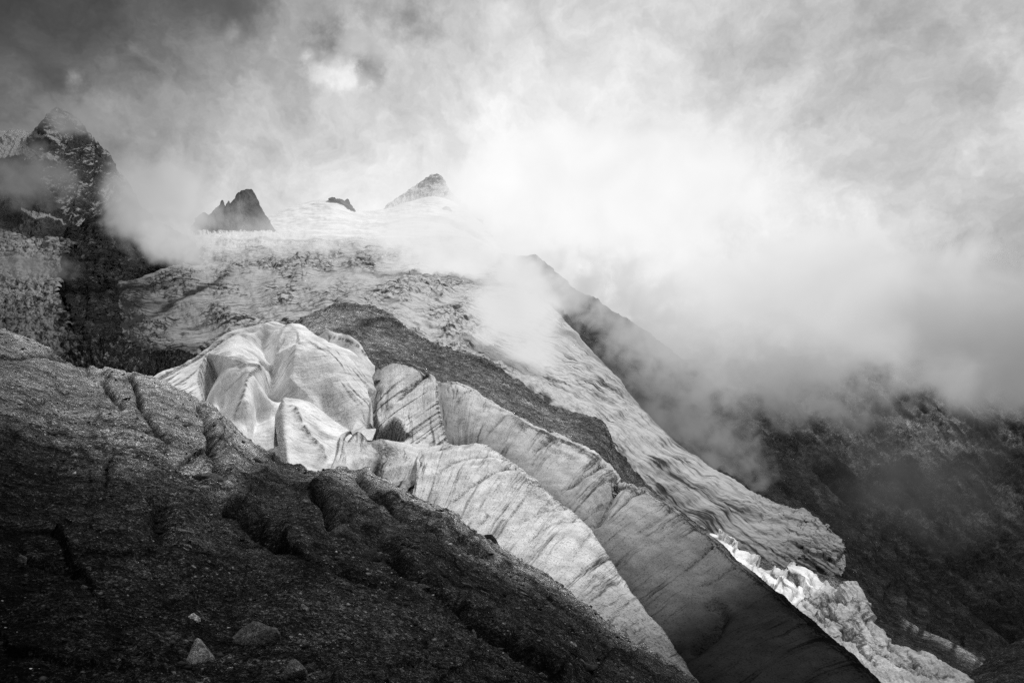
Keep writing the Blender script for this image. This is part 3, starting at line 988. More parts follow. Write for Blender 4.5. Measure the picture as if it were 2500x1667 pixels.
def rear_ridge():
    T = [(1066, 918, 62), (1078, 916, 62), (1100, 923, 61.5), (1150, 950, 60), (1200, 982, 58.5), (1250, 1012, 57), (1305, 1042, 55), (1365, 1069, 53), (1405, 1085, 52), (1450, 1106, 50), (1488, 1138, 48.5),
         (1515, 1172, 47), (1555, 1184, 46), (1600, 1213, 44), (1650, 1245, 42.3), (1700, 1285, 40.5), (1760, 1335, 38.5), (1805, 1375, 36.5), (1850, 1412, 35), (1900, 1452, 33), (1950, 1495, 31.3), (2000, 1538, 29.6),
         (2050, 1578, 28), (2150, 1665, 25), (2260, 1765, 22.5)]
    B = [(1080, 1110, 50), (1088, 1115, 50), (1098, 1120, 50), (1115, 1128, 49.5), (1140, 1135, 48.5), (1170, 1142, 47.5), (1210, 1160, 46), (1255, 1185, 44), (1290, 1205, 42.5), (1325, 1235, 41), (1352, 1265, 40),
         (1380, 1295, 38.8), (1400, 1320, 38), (1425, 1350, 36.8), (1450, 1395, 35.2), (1480, 1445, 33.5), (1510, 1500, 31.8), (1535, 1545, 30.3), (1565, 1590, 28.8), (1595, 1630, 27.4), (1630, 1670, 26), (1665, 1715, 24.6),
         (1705, 1760, 23.3), (1790, 1850, 21), (1890, 1950, 19)]
    p = Patch(crestline_rows(T, B, [0, .3, .6, .85, .96, 1], 1.25), 1000, 330, back=[(1.012, 5, -2), (1.05, 14, 12), (1.12, 22, 60), (1.2, 25, 150)])
    jx = np.stack([p.PX / 26, p.PY / 26, 0 * p.PX + 2], -1)
    nf = p.nfront
    p.PY = p.PY + (5 * fbm(jx, 4, .65) + 1.5 * fbm(jx * 6, 2)) * sstep(.55, 1, p.v01)
    p.finish()
    p.nfront = nf
    px = p.px()
    PX, PY = warp(p, 6, 50)
    d = np.zeros(p.PX.shape)
    dirt = np.zeros(p.PX.shape)
    # hollow at the head of the ridge
    s, side, t = line_sd(PX, PY, [(1085, 925), (1090, 980), (1110, 1040), (1135, 1090)])
    d -= 22 * np.exp(-(s / 30)**2) * px
    # cross cracks following the layers
    for pts, w, A, dk in (([(1515, 1166), (1490, 1215), (1466, 1258), (1442, 1305)], 15, 48, .6), ([(1478, 1136), (1440, 1165), (1400, 1190), (1360, 1208)], 7, 13, .55),
                          ([(1572, 1188), (1530, 1225), (1485, 1262), (1450, 1300)], 10, 26, .6), ([(1255, 1013), (1215, 1045), (1180, 1085)], 6, 9, .45),
                          ([(1365, 1075), (1320, 1105), (1280, 1120)], 6, 6, .3), ([(1740, 1345), (1700, 1378), (1655, 1420)], 7, 12, .5),
                          ([(1795, 1395), (1740, 1430), (1690, 1455)], 6, 9, .35), ([(1640, 1250), (1590, 1290), (1530, 1330)], 6, 8, .3),
                          ([(1670, 1280), (1625, 1318), (1580, 1355)], 5, 5, .25), ([(1150, 955), (1125, 975), (1108, 1000)], 5, 6, .4)):
        s, side, t = line_sd(PX, PY, pts)
        tp = taper(t, .05, .35)
        d -= A * np.exp(-s / w) * tp * px
        dirt += dk * np.exp(-(s / 2.8)**2) * tp
    d += 30 * px * np.sin(np.pi * np.clip(p.v01, 0, 1))**1.5 * (.6 + .5 * fbm(np.stack([p.U / 9, p.v01 * 1.5, 0 * p.U], -1), 3))
    st = np.stack([p.U / 1.6, p.V / 12, 0 * p.U], -1)
    d += 6.5 * px * fbm(st + .3 * fbm(p.P / 4, 2)[..., None], 4, .5)
    d += 7 * px * fbm(p.P / 5, 3)
    d += .9 * px * fbm(p.P * 2.2, 3)
    # hump, hollows and small steps under the crest
    s, side, t = line_sd(PX, PY, [(1255, 1030), (1310, 1055), (1370, 1085), (1430, 1105), (1480, 1135)])
    d += 4 * px * ridged(p.P / 1.1, 4) * np.exp(-(s / 22)**2)
    # twisted dark hole low on the face
    s, side, t = line_sd(PX, PY, [(1735, 1490), (1758, 1500), (1765, 1530), (1745, 1565), (1700, 1590)])
    d -= 20 * np.exp(-(s / 14)**2) * px
    dirt += .35 * np.exp(-(s / 12)**2)
    p.displace(d)
    # gritty band just under the crest, wider to the right
    cs, cside, ct = line_sd(p.PX, p.PY, [q[:2] for q in T])
    cw = cs + 7 * fbm(np.stack([p.PX / 35, p.PY / 35, 0 * p.PX], -1), 3)
    off = 20 - 12 * sstep(1480, 1620, p.PX)
    band = np.exp(-((cw - off) / (9 + 6 * sstep(1700, 2000, p.PX)))**2)
    m = fbm(np.stack([p.PX / 60, p.v01 * 8, 0 * p.PX], -1), 4)
    dirt += (.15 + .95 * sstep(1230, 1290, p.PX)) * band * sstep(-.35, .2, m)
    dirt += .5 * sstep(1240, 1290, p.PX) * (1 - sstep(1400, 1480, p.PX)) * np.exp(-((cw - 40) / 16)**2) * sstep(-.1, .3, m)
    dirt += .35 * sstep(1650, 2050, p.PX) * sstep(.4, .95, p.v01)
    dirt += .25 * sstep(1240, 1300, p.PX) * np.exp(-((p.v01 - .8) / .1)**2) * sstep(0, .4, m) * (1 - sstep(1400, 1500, p.PX))
    p.attr['dirt'] = np.clip(dirt, 0, 1)
    blank(p)
    # trench and hollow shade plus corner falloff, put into the ice tone
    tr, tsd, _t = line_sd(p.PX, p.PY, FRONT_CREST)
    trench_shade = np.exp(-np.maximum(tr - 4, 0) / 60)
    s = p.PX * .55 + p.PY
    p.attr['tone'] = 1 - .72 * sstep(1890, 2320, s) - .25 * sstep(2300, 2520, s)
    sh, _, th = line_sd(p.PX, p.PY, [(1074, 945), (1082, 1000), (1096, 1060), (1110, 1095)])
    p.attr['tone'] = p.attr['tone'] * (1 - .55 * trench_shade) * (1 - .5 * np.exp(-(sh / 24)**2))
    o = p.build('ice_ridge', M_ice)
    tag(o, 'long rear ice ridge with a gritty dark crest, running down beyond the front ridge', 'ice ridge', 'ice ridges')


def front_ridge():
    T = [(1040, 1120, 44), (1055, 1108, 44.5), (1080, 1096, 45), (1110, 1091, 45), (1145, 1090, 44.6), (1180, 1094, 44), (1212, 1106, 43), (1245, 1126, 42), (1275, 1150, 41), (1310, 1182, 39.6), (1350, 1216, 38), (1400, 1257, 36),
         (1440, 1298, 34.3), (1470, 1345, 32.6), (1500, 1400, 30.6), (1545, 1465, 28), (1595, 1535, 25.5), (1640, 1598, 23.2), (1690, 1668, 21), (1770, 1775, 18.5)]
    B = [(992, 1252, 35), (996, 1265, 34.6), (1005, 1280, 34.2), (1020, 1292, 33.8), (1035, 1302, 33.2), (1055, 1312, 32.6), (1080, 1322, 31.8), (1105, 1335, 31), (1130, 1350, 30), (1160, 1370, 29), (1195, 1392, 27.8), (1240, 1420, 26.4),
         (1285, 1450, 24.8), (1325, 1482, 23.3), (1365, 1515, 21.8), (1415, 1560, 20), (1465, 1605, 18.4), (1515, 1655, 17), (1570, 1715, 15.5), (1660, 1810, 13.8)]
    p = Patch(crestline_rows(T, B, [0, .3, .6, .85, .96, 1], 1.3), 760, 330, back=[(1.012, 4, -1), (1.05, 9, 14), (1.12, 12, 60), (1.16, 12, 150)])
    jx = np.stack([p.PX / 26, p.PY / 26, 0 * p.PX + 2], -1)
    nf = p.nfront
    p.PY = p.PY + (5 * fbm(jx, 4, .65) + 1.5 * fbm(jx * 6, 2)) * sstep(.55, 1, p.v01)
    p.finish()
    p.nfront = nf
    px = p.px()
    PX, PY = warp(p, 6, 50)
    d = np.zeros(p.PX.shape)
    dirt = np.zeros(p.PX.shape)
    for pts, w, A, dk in (([(1262, 1150), (1200, 1180), (1140, 1215), (1077, 1258)], 9, 13, .45), ([(1240, 1128), (1180, 1140), (1110, 1165), (1050, 1205)], 7, 8, .4),
                          ([(1190, 1270), (1165, 1290), (1140, 1305)], 6, 11, .35), ([(1430, 1330), (1410, 1360), (1385, 1400)], 6, 8, .3),
                          ([(1400, 1300), (1330, 1318), (1260, 1350)], 7, 7, .3), ([(1480, 1380), (1420, 1420), (1370, 1450)], 6, 7, .25),
                          ([(1150, 1095), (1100, 1115), (1060, 1140)], 6, 8, .4), ([(1380, 1262), (1310, 1278), (1250, 1300)], 6, 6, .25)):
        s, side, t = line_sd(PX, PY, pts)
        tp = taper(t, .05, .3)
        d -= A * np.exp(-s / w) * tp * px
        dirt += dk * np.exp(-(s / 2.8)**2) * tp
    d += 46 * px * np.sin(np.pi * np.clip(p.v01, 0, 1))**1.2 * (.7 + .5 * fbm(np.stack([p.U / 7, p.v01 * 1.5, 0 * p.U], -1), 3))
    st = np.stack([p.U / 1.2, p.V / 9, 0 * p.U], -1)
    d += 6 * px * fbm(st + .3 * fbm(p.P / 4, 2)[..., None], 4, .5)
    d += 9 * px * fbm(p.P / 4.5, 3)
    d += .9 * px * fbm(p.P * 2.6, 3)
    p.displace(d)
    m = fbm(np.stack([p.PX / 60, p.v01 * 8, 0 * p.PX + 4], -1), 4)
    cs, cside, ct = line_sd(p.PX, p.PY, [q[:2] for q in T])
    band = np.exp(-((cs + 5 * m - 7) / 6)**2)
    dirt += .85 * band * sstep(1180, 1270, p.PX) * sstep(-.3, .3, m)
    patch_ = np.exp(-(((PX - 1300) / 45)**2 + ((PY - 1200) / 30)**2)) + .7 * np.exp(-(((PX - 1350) / 40)**2 + ((PY - 1245) / 24)**2))
    dirt += .8 * patch_ * sstep(-.2, .35, m + .1)
    dirt += .30 * sstep(1380, 1620, p.PY)  # part of the bottom falloff, carried as dirt
    stq = fbm(np.stack([p.U / .5, p.V / 7, 0 * p.U + 9], -1), 4)
    dirt += .4 * sstep(.1, .4, stq) * (1 - sstep(1230, 1330, p.PX))
    p.attr['dirt'] = np.clip(dirt, 0, 1)
    blank(p)
    p.attr['tone'] = 1 - .78 * sstep(1330, 1690, p.PY)  # lens falloff towards the bottom edge put into the ice tone
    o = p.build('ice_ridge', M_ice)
    tag(o, 'front ice ridge with layered pale face, rising straight behind the dark slab edge', 'ice ridge', 'ice ridges')


def serac():
    T = [(1735, 1318, 82), (1765, 1322, 81), (1792, 1342, 80), (1822, 1354, 79), (1862, 1377, 77), (1905, 1402, 75), (1940, 1410, 73), (1962, 1403, 72), (1990, 1416, 70), (2020, 1440, 68), (2045, 1453, 66), (2075, 1444, 64),
         (2096, 1452, 62), (2103, 1485, 60), (2122, 1522, 58), (2152, 1560, 55), (2205, 1588, 53), (2262, 1610, 51), (2312, 1632, 49), (2352, 1668, 47), (2420, 1740, 44)]
    B = [(1700, 1370, 60), (1728, 1385, 60), (1752, 1410, 58), (1775, 1435, 57), (1800, 1460, 55), (1830, 1490, 53), (1860, 1510, 52), (1885, 1525, 51), (1910, 1545, 50), (1930, 1560, 48), (1950, 1580, 47), (1970, 1595, 46),
         (1990, 1615, 45), (2010, 1632, 44), (2035, 1655, 42), (2060, 1680, 41), (2090, 1705, 40), (2120, 1730, 39), (2150, 1755, 38), (2180, 1780, 37), (2230, 1830, 36)]
    p = Patch(crestline_rows(T, B, [0, .3, .6, .85, 1], 1.2), 520, 240, back=[(1.02, 4, 4), (1.06, 8, 30), (1.12, 10, 100)])
    px = p.px()
    PX, PY = warp(p, 7, 30)
    d = np.zeros(p.PX.shape)
    dirt = np.zeros(p.PX.shape)
    q_ = np.stack([(p.PX * .6 + p.PY * .8) / 70, (p.PY * .6 - p.PX * .8) / 16, 0 * p.PX], -1)
    d += 15 * px * ridged(p.P / 8, 3, .45) + 9 * px * ridged(q_, 4, .5) * sstep(1850, 2050, p.PX) + 5 * px * ridged(p.P / 2.4, 3, .5)
    PXk, PYk = warp(p, 22, 45, 9)
    wl = sstep(2080, 1960, p.PX)
    hb, jd = blocks(PXk, PYk, 36, 2.0, .75, 41, 1.2)
    d += (9 + 12 * wl) * px * hb
    dirt += (.2 + .3 * wl) * np.exp(-(jd / 2.2)**2)
    hb, jd = blocks(PXk, PYk, 15, 2.4, .85, 42, 1.0)
    d += (2 + 5 * wl) * px * hb
    for pts, w, A, dk in (([(1822, 1360), (1870, 1392), (1925, 1432)], 8, 14, .6), ([(1940, 1415), (1945, 1450), (1925, 1470)], 10, 22, .4), ([(1965, 1405), (1990, 1440), (2030, 1470)], 9, 12, .4),
                          ([(1995, 1478), (2050, 1470), (2100, 1482)], 9, 14, .6), ([(1930, 1455), (1990, 1475), (2060, 1530), (2110, 1600), (2150, 1640)], 10, 22, .8),
                          ([(1960, 1490), (2000, 1520), (2020, 1560)], 10, 16, .7), ([(2070, 1490), (2110, 1560), (2160, 1610), (2240, 1650)], 8, 14, .6), ([(2100, 1500), (2130, 1560), (2160, 1590)], 7, 10, .4),
                          ([(2160, 1575), (2220, 1625), (2290, 1665)], 8, 12, .5)):
        s, side, t = line_sd(PX, PY, pts)
        tp = taper(t, .1, .1)
        d -= A * np.exp(-s / w) * tp * px
        dirt += dk * np.exp(-(s / 5)**2) * tp
    q = inside(PX, PY, [(2040, 1538), (2075, 1535), (2110, 1560), (2115, 1582), (2070, 1585), (2045, 1575)])
    d -= 30 * sstep(-2, 14, q) * px
    dirt += .75 * sstep(-2, 8, q)
    p.displace(d)
    white = sstep(40, -40, p.PX + (p.PY - 1440) * 1.2 - 2010)
    dirt += .34 * (1 - white)
    p.attr['dirt'] = np.clip(dirt, 0, 1)
    blank(p)
    p.attr['tone'] = 1.04 * white + (1 - white) * (.74 - .28 * sstep(2150, 2350, p.PX))
    o = p.build('serac', M_white_ice)
    tag(o, 'broken bright white serac ice with black cracks, low beyond the rear ridge', 'ice formation')


ice_dome()
ice_flake()
ice_saddle()
ice_step()
ice_fin()
rear_ridge()
front_ridge()
serac()

# ------------------------------------------------------------------ rock behind the ice
def mid_rock():
    T = [(640, 830, 150), (690, 808, 155), (725, 786, 160), (770, 762, 165), (830, 743, 168), (900, 751, 168), (940, 768, 166), (985, 792, 162), (1040, 832, 158), (1100, 851, 154), (1180, 882, 150), (1280, 942, 143), (1350, 990, 138),
         (1440, 1017, 132), (1478, 1043, 129), (1503, 1100, 124), (1560, 1165, 119), (1640, 1235, 114), (1720, 1298, 109), (1800, 1342, 106), (1900, 1383, 102), (1980, 1400, 99), (2040, 1408, 97), (2080, 1440, 94), (2095, 1520, 90)]
    B = [(680, 1000, 72), (720, 1000, 75), (760, 1000, 76), (810, 1000, 78), (860, 1000, 78), (910, 1010, 78), (960, 1020, 78), (1010, 1030, 78), (1070, 1040, 78), (1130, 1060, 77), (1210, 1100, 76), (1300, 1140, 74), (1360, 1170, 72),
         (1430, 1200, 70), (1470, 1230, 68), (1500, 1270, 67), (1550, 1330, 66), (1610, 1380, 66), (1680, 1430, 66), (1760, 1480, 66), (1850, 1540, 66), (1950, 1600, 66), (2000, 1640, 66), (2040, 1680, 66), (2060, 1740, 66)]
    p = Patch(crestline_rows(T, B, [0, .25, .5, .75, .92, 1], 1.3), 900, 320, back=[(1.02, 0, 1), (1.08, 0, 10), (1.2, 0, 60)])
    jx = np.stack([p.PX / 30, p.PY / 30, 0 * p.PX + 2], -1)
    nf = p.nfront
    p.PY = p.PY + (8 * fbm(jx, 4, .65) + 3 * fbm(jx * 4, 3, .6)) * sstep(.6, 1, p.v01)
    p.finish()
    p.nfront = nf
    px = p.px()
    PX, PY = warp(p, 9, 50)
    d = 12 * px * fbm(p.P / 14, 4) + 8 * px * ridged(p.P / 5, 5, .6) + 3.4 * px * fbm(p.P / 1.2, 3, .6)
    tone = np.full(p.PX.shape, 3.2)
    # smooth cap with an overhanging broken rim
    rim = [(870, 800), (905, 785), (945, 780), (975, 792), (1010, 795), (1050, 815), (1075, 838), (1120, 850)]
    s, side, t = line_sd(PX, PY, rim)
    sg = -s * side
    d -= 9 * sstep(-2, 5, sg) * np.exp(-np.maximum(sg, 0) / 30) * taper(t, .1, .05) * px
    cap = sstep(12, -12, sg + 400 * ((t <= 0.0) & (PX > 870)))
    smoothcap = sstep(0, 30, inside(p.PX, p.PY, [(640, 840), (770, 740), (900, 740), (1130, 850), (1050, 812), (945, 776), (870, 800), (760, 850)]))
    d *= 1 - .6 * smoothcap
    p.displace(d)
    tone *= 1 + .9 * smoothcap
    tone *= 1 - .45 * sstep(1300, 1550, p.PX)
    tone *= 1 - .55 * np.exp(-((s - 0) / 4)**2) * taper(t, .05, .05)
    # pale scree scattered in the hollow below the rim
    scree = np.exp(-(((PX - 890) / 110)**2 + ((PY - 860) / 45)**2))
    tone *= 1 + 1.1 * scree * sstep(0.0, .35, fbm(p.P / 1.5, 4))
    tone *= 1 + .6 * sstep(.15, .4, fbm(p.P / 3.0 + 7, 4)) * sstep(800, 900, p.PY)
    p.attr['snow'] = -.35 + .75 * sstep(.80, 1.0, p.v01) * sstep(-.2, .4, fbm(np.stack([p.PX / 30, p.PY / 18, 0 * p.PX + 5], -1), 4)) * sstep(1000, 1080, p.PX)
    p.attr['tone'] = tone
    blank(p)
    o = p.build('rock_hump', M_midrock)
    tag(o, 'long dark ice worn rock hump between the ridges and the main glacier', 'rock outcrop', kind='structure')


def gorge():
    T = [(1840, 1390, 150), (1900, 1392, 148), (1960, 1400, 146), (2020, 1410, 143), (2070, 1425, 140), (2125, 1462, 136), (2180, 1502, 132), (2235, 1535, 128), (2290, 1558, 124), (2350, 1592, 120), (2400, 1625, 116), (2470, 1680, 110)]
    B = [(1800, 1480, 95), (1870, 1500, 95), (1940, 1540, 94), (2000, 1580, 92), (2060, 1620, 90), (2110, 1650, 88), (2160, 1680, 86), (2210, 1710, 84), (2260, 1740, 82), (2310, 1770, 80), (2360, 1800, 78), (2430, 1850, 76)]
    p = Patch(crestline_rows(T, B, [0, .35, .7, .93, 1], 1.2), 420, 200, back=[(1.03, 2, 3), (1.1, 4, 25), (1.25, 6, 90)])
    px = p.px()
    PX, PY = warp(p, 9, 40)
    p.displace(12 * px * ridged(p.P / 12, 5, .55) + 6 * px * fbm(p.P / 4, 4))
    s, side, t = line_sd(PX, PY, [(2215, 1528), (2260, 1548), (2310, 1572), (2350, 1598), (2395, 1628)])
    lit = np.exp(-(s / 13)**2) * sstep(-.2, .2, pnoise(np.stack([t * 9, 0 * t, 0 * t], -1)) + .15)
    p.attr['snow'] = np.full(p.PX.shape, -1.0)
    p.attr['tone'] = .6 + 3.0 * lit
    blank(p)
    o = p.build('gorge_ledge', M_midrock)
    tag(o, 'dark rock ledge with a pale broken rim, under the end of the glacier tongue', 'rock outcrop', kind='structure')
    T = [(2330, 1700, 60), (2365, 1655, 62), (2400, 1625, 63), (2440, 1598, 64), (2480, 1572, 65), (2530, 1548, 66), (2620, 1520, 68), (2720, 1510, 70)]
    B = [(2340, 1760, 46), (2385, 1765, 46), (2430, 1770, 46), (2475, 1775, 46), (2520, 1780, 46), (2580, 1790, 46), (2660, 1800, 46), (2760, 1810, 46)]
    p = Patch(crestline_rows(T, B, [0, .5, .9, 1], 1.2), 220, 120, back=[(1.04, 4, 4), (1.2, 10, 60)])
    px = p.px()
    p.displace(12 * px * ridged(p.P / 5, 5, .55) + 4 * px * fbm(p.P / 1.5, 4))
    p.attr['snow'] = np.full(p.PX.shape, -1.0)
    p.attr['tone'] = np.full(p.PX.shape, .5)
    blank(p)
    o = p.build('rock_outcrop', M_midrock)
    tag(o, 'nearly black rock outcrop in the bottom right corner beyond the serac', 'rock outcrop', kind='structure')


mid_rock()
gorge()

# ------------------------------------------------------------------ glacier
def glacier():
    bot = [(150, 845, 400), (215, 850, 395), (280, 862, 385), (360, 885, 370), (470, 885, 350), (600, 850, 330), (740, 815, 310), (880, 785, 295), (1010, 838, 285), (1200, 915, 270), (1430, 1050, 258), (1560, 1195, 245), (1760, 1340, 232), (1960, 1402, 226), (2056, 1408, 222)]
    m1 = [(205, 790, 560), (245, 775, 555), (300, 790, 540), (380, 820, 500), (480, 800, 480), (600, 765, 470), (740, 735, 460), (890, 720, 440), (1060, 775, 400), (1250, 872, 350), (1470, 1000, 310), (1620, 1130, 280), (1820, 1275, 252), (1975, 1350, 238), (2062, 1388, 228)]
    m2 = [(255, 705, 900), (290, 690, 900), (345, 682, 900), (420, 680, 880), (510, 680, 860), (620, 670, 850), (760, 660, 830), (920, 660, 780), (1090, 702, 650), (1285, 812, 460), (1500, 958, 370), (1650, 1100, 315), (1850, 1226, 272), (1985, 1300, 250), (2067, 1368, 234)]
    m3 = [(330, 652, 1250), (360, 648, 1250), (410, 638, 1270), (480, 628, 1300), (560, 615, 1350), (660, 605, 1350), (790, 600, 1300), (940, 602, 1200), (1120, 625, 950), (1292, 725, 640), (1480, 908, 440), (1652, 1088, 345), (1862, 1222, 290), (1985, 1268, 262), (2062, 1345, 240)]
    top = [(420, 585, 1900), (450, 580, 1900), (500, 572, 1950), (560, 568, 2000), (630, 566, 2050), (720, 570, 2050), (850, 578, 1950), (1000, 580, 1700), (1160, 585, 1350), (1292, 692, 800), (1470, 885, 500), (1650, 1080, 375), (1872, 1218, 305), (1990, 1258, 272), (2045, 1312, 250)]
    p = Patch([bot, m1, m2, m3, top], 1000, 430, back=[(1.02, 3, 1), (1.08, 6, 8), (1.2, 8, 30)])
    px = p.px()
    PX, PY = warp(p, 14, 80)
    jx = np.stack([p.PX / 45, p.PY / 45, 0 * p.PX], -1)
    p.PX = p.PX + (5 + 14 * sstep(1750, 2000, p.PX)) * fbm(jx, 4, .6)
    p.PY = p.PY + (5 + 14 * sstep(1750, 2000, p.PX)) * fbm(jx + 8, 4, .6)
    nf = p.nfront
    p.finish()
    p.nfront = nf
    tongue = sstep(1050, 1300, p.PX)
    snowy = sstep(640, 585, p.PY + (p.PX - 700) * .02) * (1 - tongue)
    # crevasses: stretched ridged noise in flow coordinates, wavelengths grow with distance
    w = 14 * px                                  # local scale in metres
    w = np.maximum(w, .1)
    Q = np.stack([p.PX / 38, p.PY / 10, 0 * p.PX], -1)                     # upper fields: banding across the fall
    Qt = np.stack([(p.PX * .76 + p.PY * .65) / 46, (p.PY * .76 - p.PX * .65) / 9, 0 * p.PX + 5], -1)   # along the tongue
    Ql = np.stack([(p.PX * .8 - p.PY * .6) / 70, (p.PY * .8 + p.PX * .6) / 15, 0 * p.PX + 9], -1)       # left lobe, swept up right
    wob = .5 * fbm(np.stack([p.PX / 70, p.PY / 40, 0 * p.PX + 2], -1), 3)[..., None]
    up = ridged(Q + wob, 4, .5)
    tg = ridged(Qt + wob, 4, .5)
    lf = ridged(Ql + wob, 4, .5)
    lobe = sstep(640, 780, p.PY) * (1 - sstep(700, 1000, p.PX))
    h = (up * (1 - lobe) + lf * lobe) * (1 - tongue) + tg * tongue
    amp = 10.0 * (1 - .7 * snowy)
    amp = amp * (1 - .62 * sstep(1150, 1400, p.PX))
    irr = .25 + 1.1 * sstep(-.25, .3, fbm(np.stack([p.PX / 130, p.PY / 60, 0 * p.PX + 17], -1), 3))
    amp = amp * irr * .8
    edge = np.minimum(1, (1 - p.v01) * 30) * np.minimum(1, p.v01 * 30 + .3)
    d = amp * px * h * edge + 20 * px * fbm(np.stack([p.PX / 120, p.PY / 55, 0 * p.PX], -1), 4) * edge
    brk = sstep(1780, 1960, p.PX + 30 * fbm(jx, 3)) + .7 * np.exp(-((p.v01 - .08) / .07)**2) * sstep(980, 1060, p.PX) * (1 - sstep(1450, 1560, p.PX))
    PXk, PYk = warp(p, 16, 30, 9)
    hb, jd = blocks(PXk, PYk, 24, 3.2, .62, 43, 1.0)
    d += 7 * px * hb * brk
    jdark = .3 * brk * np.exp(-(jd / 1.6)**2) * sstep(-.2, .2, fbm(jx * 2, 3))
    PXk, PYk = warp(p, 10, 24, 12)
    hb, jd = blocks(PXk, PYk, 10, 2.6, -.12, 45, 1.2)
    cv = (1 - tongue) * (1 - snowy) * sstep(.3, 1.0, irr)
    d += 4.5 * px * hb * cv * edge
    jdark = jdark + .45 * cv * np.exp(-(jd / 1.1)**2)
    # seracs where the ice bends over the hump
    icef = np.exp(-((p.v01 - .10) / .10)**2) * sstep(1000, 1100, p.PX) * (1 - sstep(1420, 1520, p.PX))
    d += 16 * px * np.abs(fbm(np.stack([p.PX / 16, p.PY / 14, 0 * p.PX], -1), 4)) * icef
    p.displace(d)
    dirt = .55 * sstep(.1, -.5, h) * (1 - .6 * snowy)
    for pts, wd, k in (([(380, 760), (450, 725), (520, 690), (590, 655)], 7, .6), ([(450, 720), (500, 705), (560, 700)], 4, .5), ([(300, 800), (380, 765), (430, 735)], 9, .45),
                       ([(1290, 700), (1350, 780), (1420, 850)], 0.1, 0), ([(250, 830), (330, 850), (420, 862), (520, 852)], 10, .5)):
        s, side, t = line_sd(PX, PY, pts)
        dirt += k * np.exp(-(s / wd)**2) * taper(t, .1, .2)
    # moraine streaks on the lower edge of the tongue
    low = sstep(.38, .0, p.v01) * sstep(1500, 1700, p.PX)
    stk = fbm(np.stack([(p.PX * .8 + p.PY * .6) / 130, (p.PY * .8 - p.PX * .6) / 8, 0 * p.PX + 13], -1), 4)
    dirt += low * (.35 + .65 * sstep(-.1, .25, stk))
    dirt += .35 * sstep(1200, 1500, p.PX) * sstep(.1, .4, stk)
    dirt += .35 * sstep(560, 300, p.PX) * sstep(620, 700, p.PY)
    dirt += 1.1 * sstep(400, 250, p.PX + .25 * (p.PY - 750)) * sstep(-.3, .3, fbm(np.stack([p.PX / 30, p.PY / 14, 0 * p.PX + 31], -1), 4, .6)) * sstep(640, 700, p.PY)
    dirt += jdark
    rub = fbm(np.stack([p.PX / 22, p.PY / 16, 0 * p.PX + 21], -1), 4, .6)
    dirt += .9 * np.exp(-p.v01 / .05) * sstep(-.25, .3, rub)
    p.attr['dirt'] = np.clip(dirt, 0, 1)
    p.attr['rough'] = (1 - .65 * snowy) * (1 - .25 * tongue) * (.45 + .7 * irr)
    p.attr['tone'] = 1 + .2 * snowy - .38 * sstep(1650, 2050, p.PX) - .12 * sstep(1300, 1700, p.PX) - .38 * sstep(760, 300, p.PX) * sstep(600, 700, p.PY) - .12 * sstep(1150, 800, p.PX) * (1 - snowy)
    blank(p)
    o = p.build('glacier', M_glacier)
    tag(o, 'wide crevassed glacier falling from the snowfield into a long smooth tongue', 'glacier', kind='structure')


def left_icefall():
    r0 = [(-160, 566, 900), (0, 566, 880), (47, 575, 870), (96, 588, 850), (147, 588, 830), (185, 598, 800)]
    r1 = [(-160, 650, 760), (0, 650, 740), (40, 650, 720), (80, 650, 700), (115, 650, 680), (146, 650, 660)]
    r2 = [(-160, 720, 600), (0, 720, 580), (38, 720, 570), (78, 720, 560), (115, 722, 540), (143, 725, 520)]
    r3 = [(-160, 800, 440), (0, 800, 430), (48, 800, 420), (95, 800, 410), (138, 800, 400), (172, 798, 390)]
    r4 = [(-160, 960, 280), (0, 960, 280), (60, 960, 280), (115, 960, 280), (165, 960, 280), (215, 960, 280)]
    p = Patch([r4, r3, r2, r1, r0], 300, 420, back=[(1.03, 0, 2), (1.15, 0, 15)])
    px = p.px()
    jx = np.stack([p.PX / 28, p.PY / 28, 0 * p.PX + 3], -1)
    nf = p.nfront
    p.PX = p.PX + 16 * fbm(jx, 4, .6)
    p.PY = p.PY + 12 * fbm(jx + 8, 4, .6)
    p.finish()
    p.nfront = nf
    h = ridged(np.stack([p.PX / 24, p.PY / 12, 0 * p.PX], -1), 5, .55)
    hb, jd = blocks(p.PX, p.PY, 17, 1.5, .1, 44, 1.0)
    p.displace(9 * px * h + 4 * px * hb + 12 * px * fbm(np.stack([p.PX / 60, p.PY / 40, 0 * p.PX], -1), 4))
    p.attr['dirt'] = np.clip(.35 * sstep(.1, -.5, h) + .2 * np.exp(-(jd / 2)**2) + .55 * sstep(120, 175, p.PX + 12 * fbm(jx, 3)), 0, 1)
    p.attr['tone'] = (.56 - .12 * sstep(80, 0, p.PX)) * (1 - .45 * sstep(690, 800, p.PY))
    blank(p)
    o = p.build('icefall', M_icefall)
    tag(o, 'grey broken icefall at the far left, below the tall peak', 'glacier', kind='structure')


